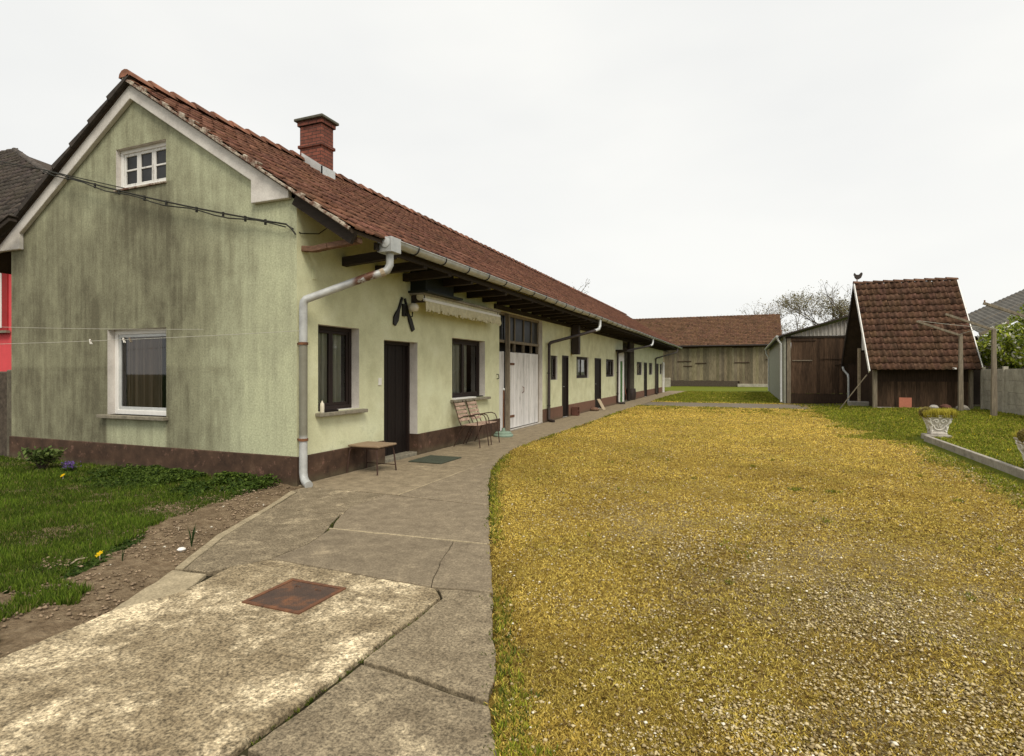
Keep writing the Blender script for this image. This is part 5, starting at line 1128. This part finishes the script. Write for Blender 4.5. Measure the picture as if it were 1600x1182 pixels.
# ------------------------------------------------------------------ trees
def tree(name, label, loc, H, seed, spread=.55, depth=6, leaves=2500, lsize=.09, c0=(.10, .09, .045), c1=(.26, .22, .12), lean=0, blossom=0, ratio=.33, group=None, r0=None, minz=0):
    rr = random.Random(seed); r = np.random.RandomState(seed); t = thing(name, label, 'tree', loc, group); tr = MB(); tw = MB(); tips = []
    def grow(p, d, L, rd, k):
        q = p + d * L * .5 + Vector((rr.uniform(-1, 1), rr.uniform(-1, 1), rr.uniform(-.3, .6))) * L * .06; e = p + d * L + Vector((rr.uniform(-1, 1), rr.uniform(-1, 1), 0)) * L * .05
        (tr if k <= 1 else tw).tube([p, q, e], [rd, rd * .86, rd * .72], 6 if k < 3 else 4, cap=False)
        if k >= depth - 2: tips.extend([q, e, p.lerp(e, .75)])
        if k >= depth: return
        for c in range(3 if k < depth - 1 and rr.random() < .65 else 2):
            ax = Vector((rr.uniform(-1, 1), rr.uniform(-1, 1), rr.uniform(-.4, .4))).normalized(); nd = (d + ax * spread * (.75 + .6 * rr.random()) + Vector((0, 0, .10))).normalized()
            grow(e if c < 2 else q, nd, L * (.70 + .2 * rr.random()), rd * (.62 if c < 2 else .5), k + 1)
    grow(Vector((0, 0, -.1)), Vector((lean, 0, 1)).normalized(), H * ratio, r0 or H * .022, 0)
    k_ = H / max(p.z for p in tips); tips = [Vector((p.x, p.y, p.z * k_)) for p in tips]
    for b_ in (tr, tw): b_.v = [(x_, y_, z_ * k_) for x_, y_, z_ in b_.v]
    tr.build('trunk', 'bark', t); cr = tw.build('crown', 'bark', t, recalc=False)
    T = np.array([tuple(p) for p in tips]); P = T[r.randint(0, len(T), leaves)] + r.randn(leaves, 3) * H * .018
    P[:, 2] = np.maximum(P[:, 2], minz)
    C = lerp(c0, c1, r.rand(leaves))
    if blossom: C[r.rand(leaves) < blossom] = (.62, .60, .52)
    V, F, C = leaf_cloud(P, lsize * (.6 + .8 * r.rand(leaves)), C, r, .2); np_mesh('foliage', V, F, C, 'leaf', cr)
    return t
G_ = 'sparse trees beyond the sheds'
tree('bare_tree', 'nearly bare tree with a clear trunk between the barn and the lean-to', (10.9, 67, 0), 11.0, 11, .74, 7, 4600, .07, (.16, .13, .07), (.34, .29, .17), group=G_, ratio=.36, r0=.20)
tree('bare_tree', 'sparse budding tree just left of the steep tiled shed', (14.9, 63, 0), 10.4, 5, .6, 7, 5200, .08, (.10, .09, .035), (.28, .24, .11), group=G_, ratio=.30)
tree('bare_tree', 'small faint bare tree above the ridge of the barn', (6.3, 82, 0), 10.3, 9, .5, 5, 700, .09, (.2, .17, .1), (.36, .31, .2), group=G_, ratio=.40)
tree('bare_tree', 'low brushy tree filling the gap above the lean-to roof', (13.4, 72, 0), 8.2, 3, .8, 6, 2200, .09, (.14, .12, .05), (.32, .27, .13), group=G_)
tree('bare_tree', 'twiggy tree top showing behind the ridge of the steep shed', (16.4, 56, 0), 10.1, 14, .5, 6, 900, .07, (.15, .13, .06), (.3, .26, .14), group=G_, ratio=.36)
tree('bare_tree', 'twig tips showing over the farmhouse ridge', (-9.4, 44.5, 0), 10.0, 21, .5, 6, 700, .06, (.14, .13, .05), (.3, .26, .1), group=G_, ratio=.30)
tree('blossom_tree', 'green leafy tree with white blossom behind the concrete fence', (16.5, 20.7, 0), 4.3, 31, .75, 6, 12000, .075, (.08, .13, .012), (.36, .40, .05), blossom=.2, ratio=.30)
tree('blossom_tree', 'dense green tree at the right edge behind the fence', (17.7, 20.3, 0), 4.2, 32, .65, 6, 8000, .075, (.06, .11, .010), (.30, .36, .045), blossom=.12, ratio=.30)
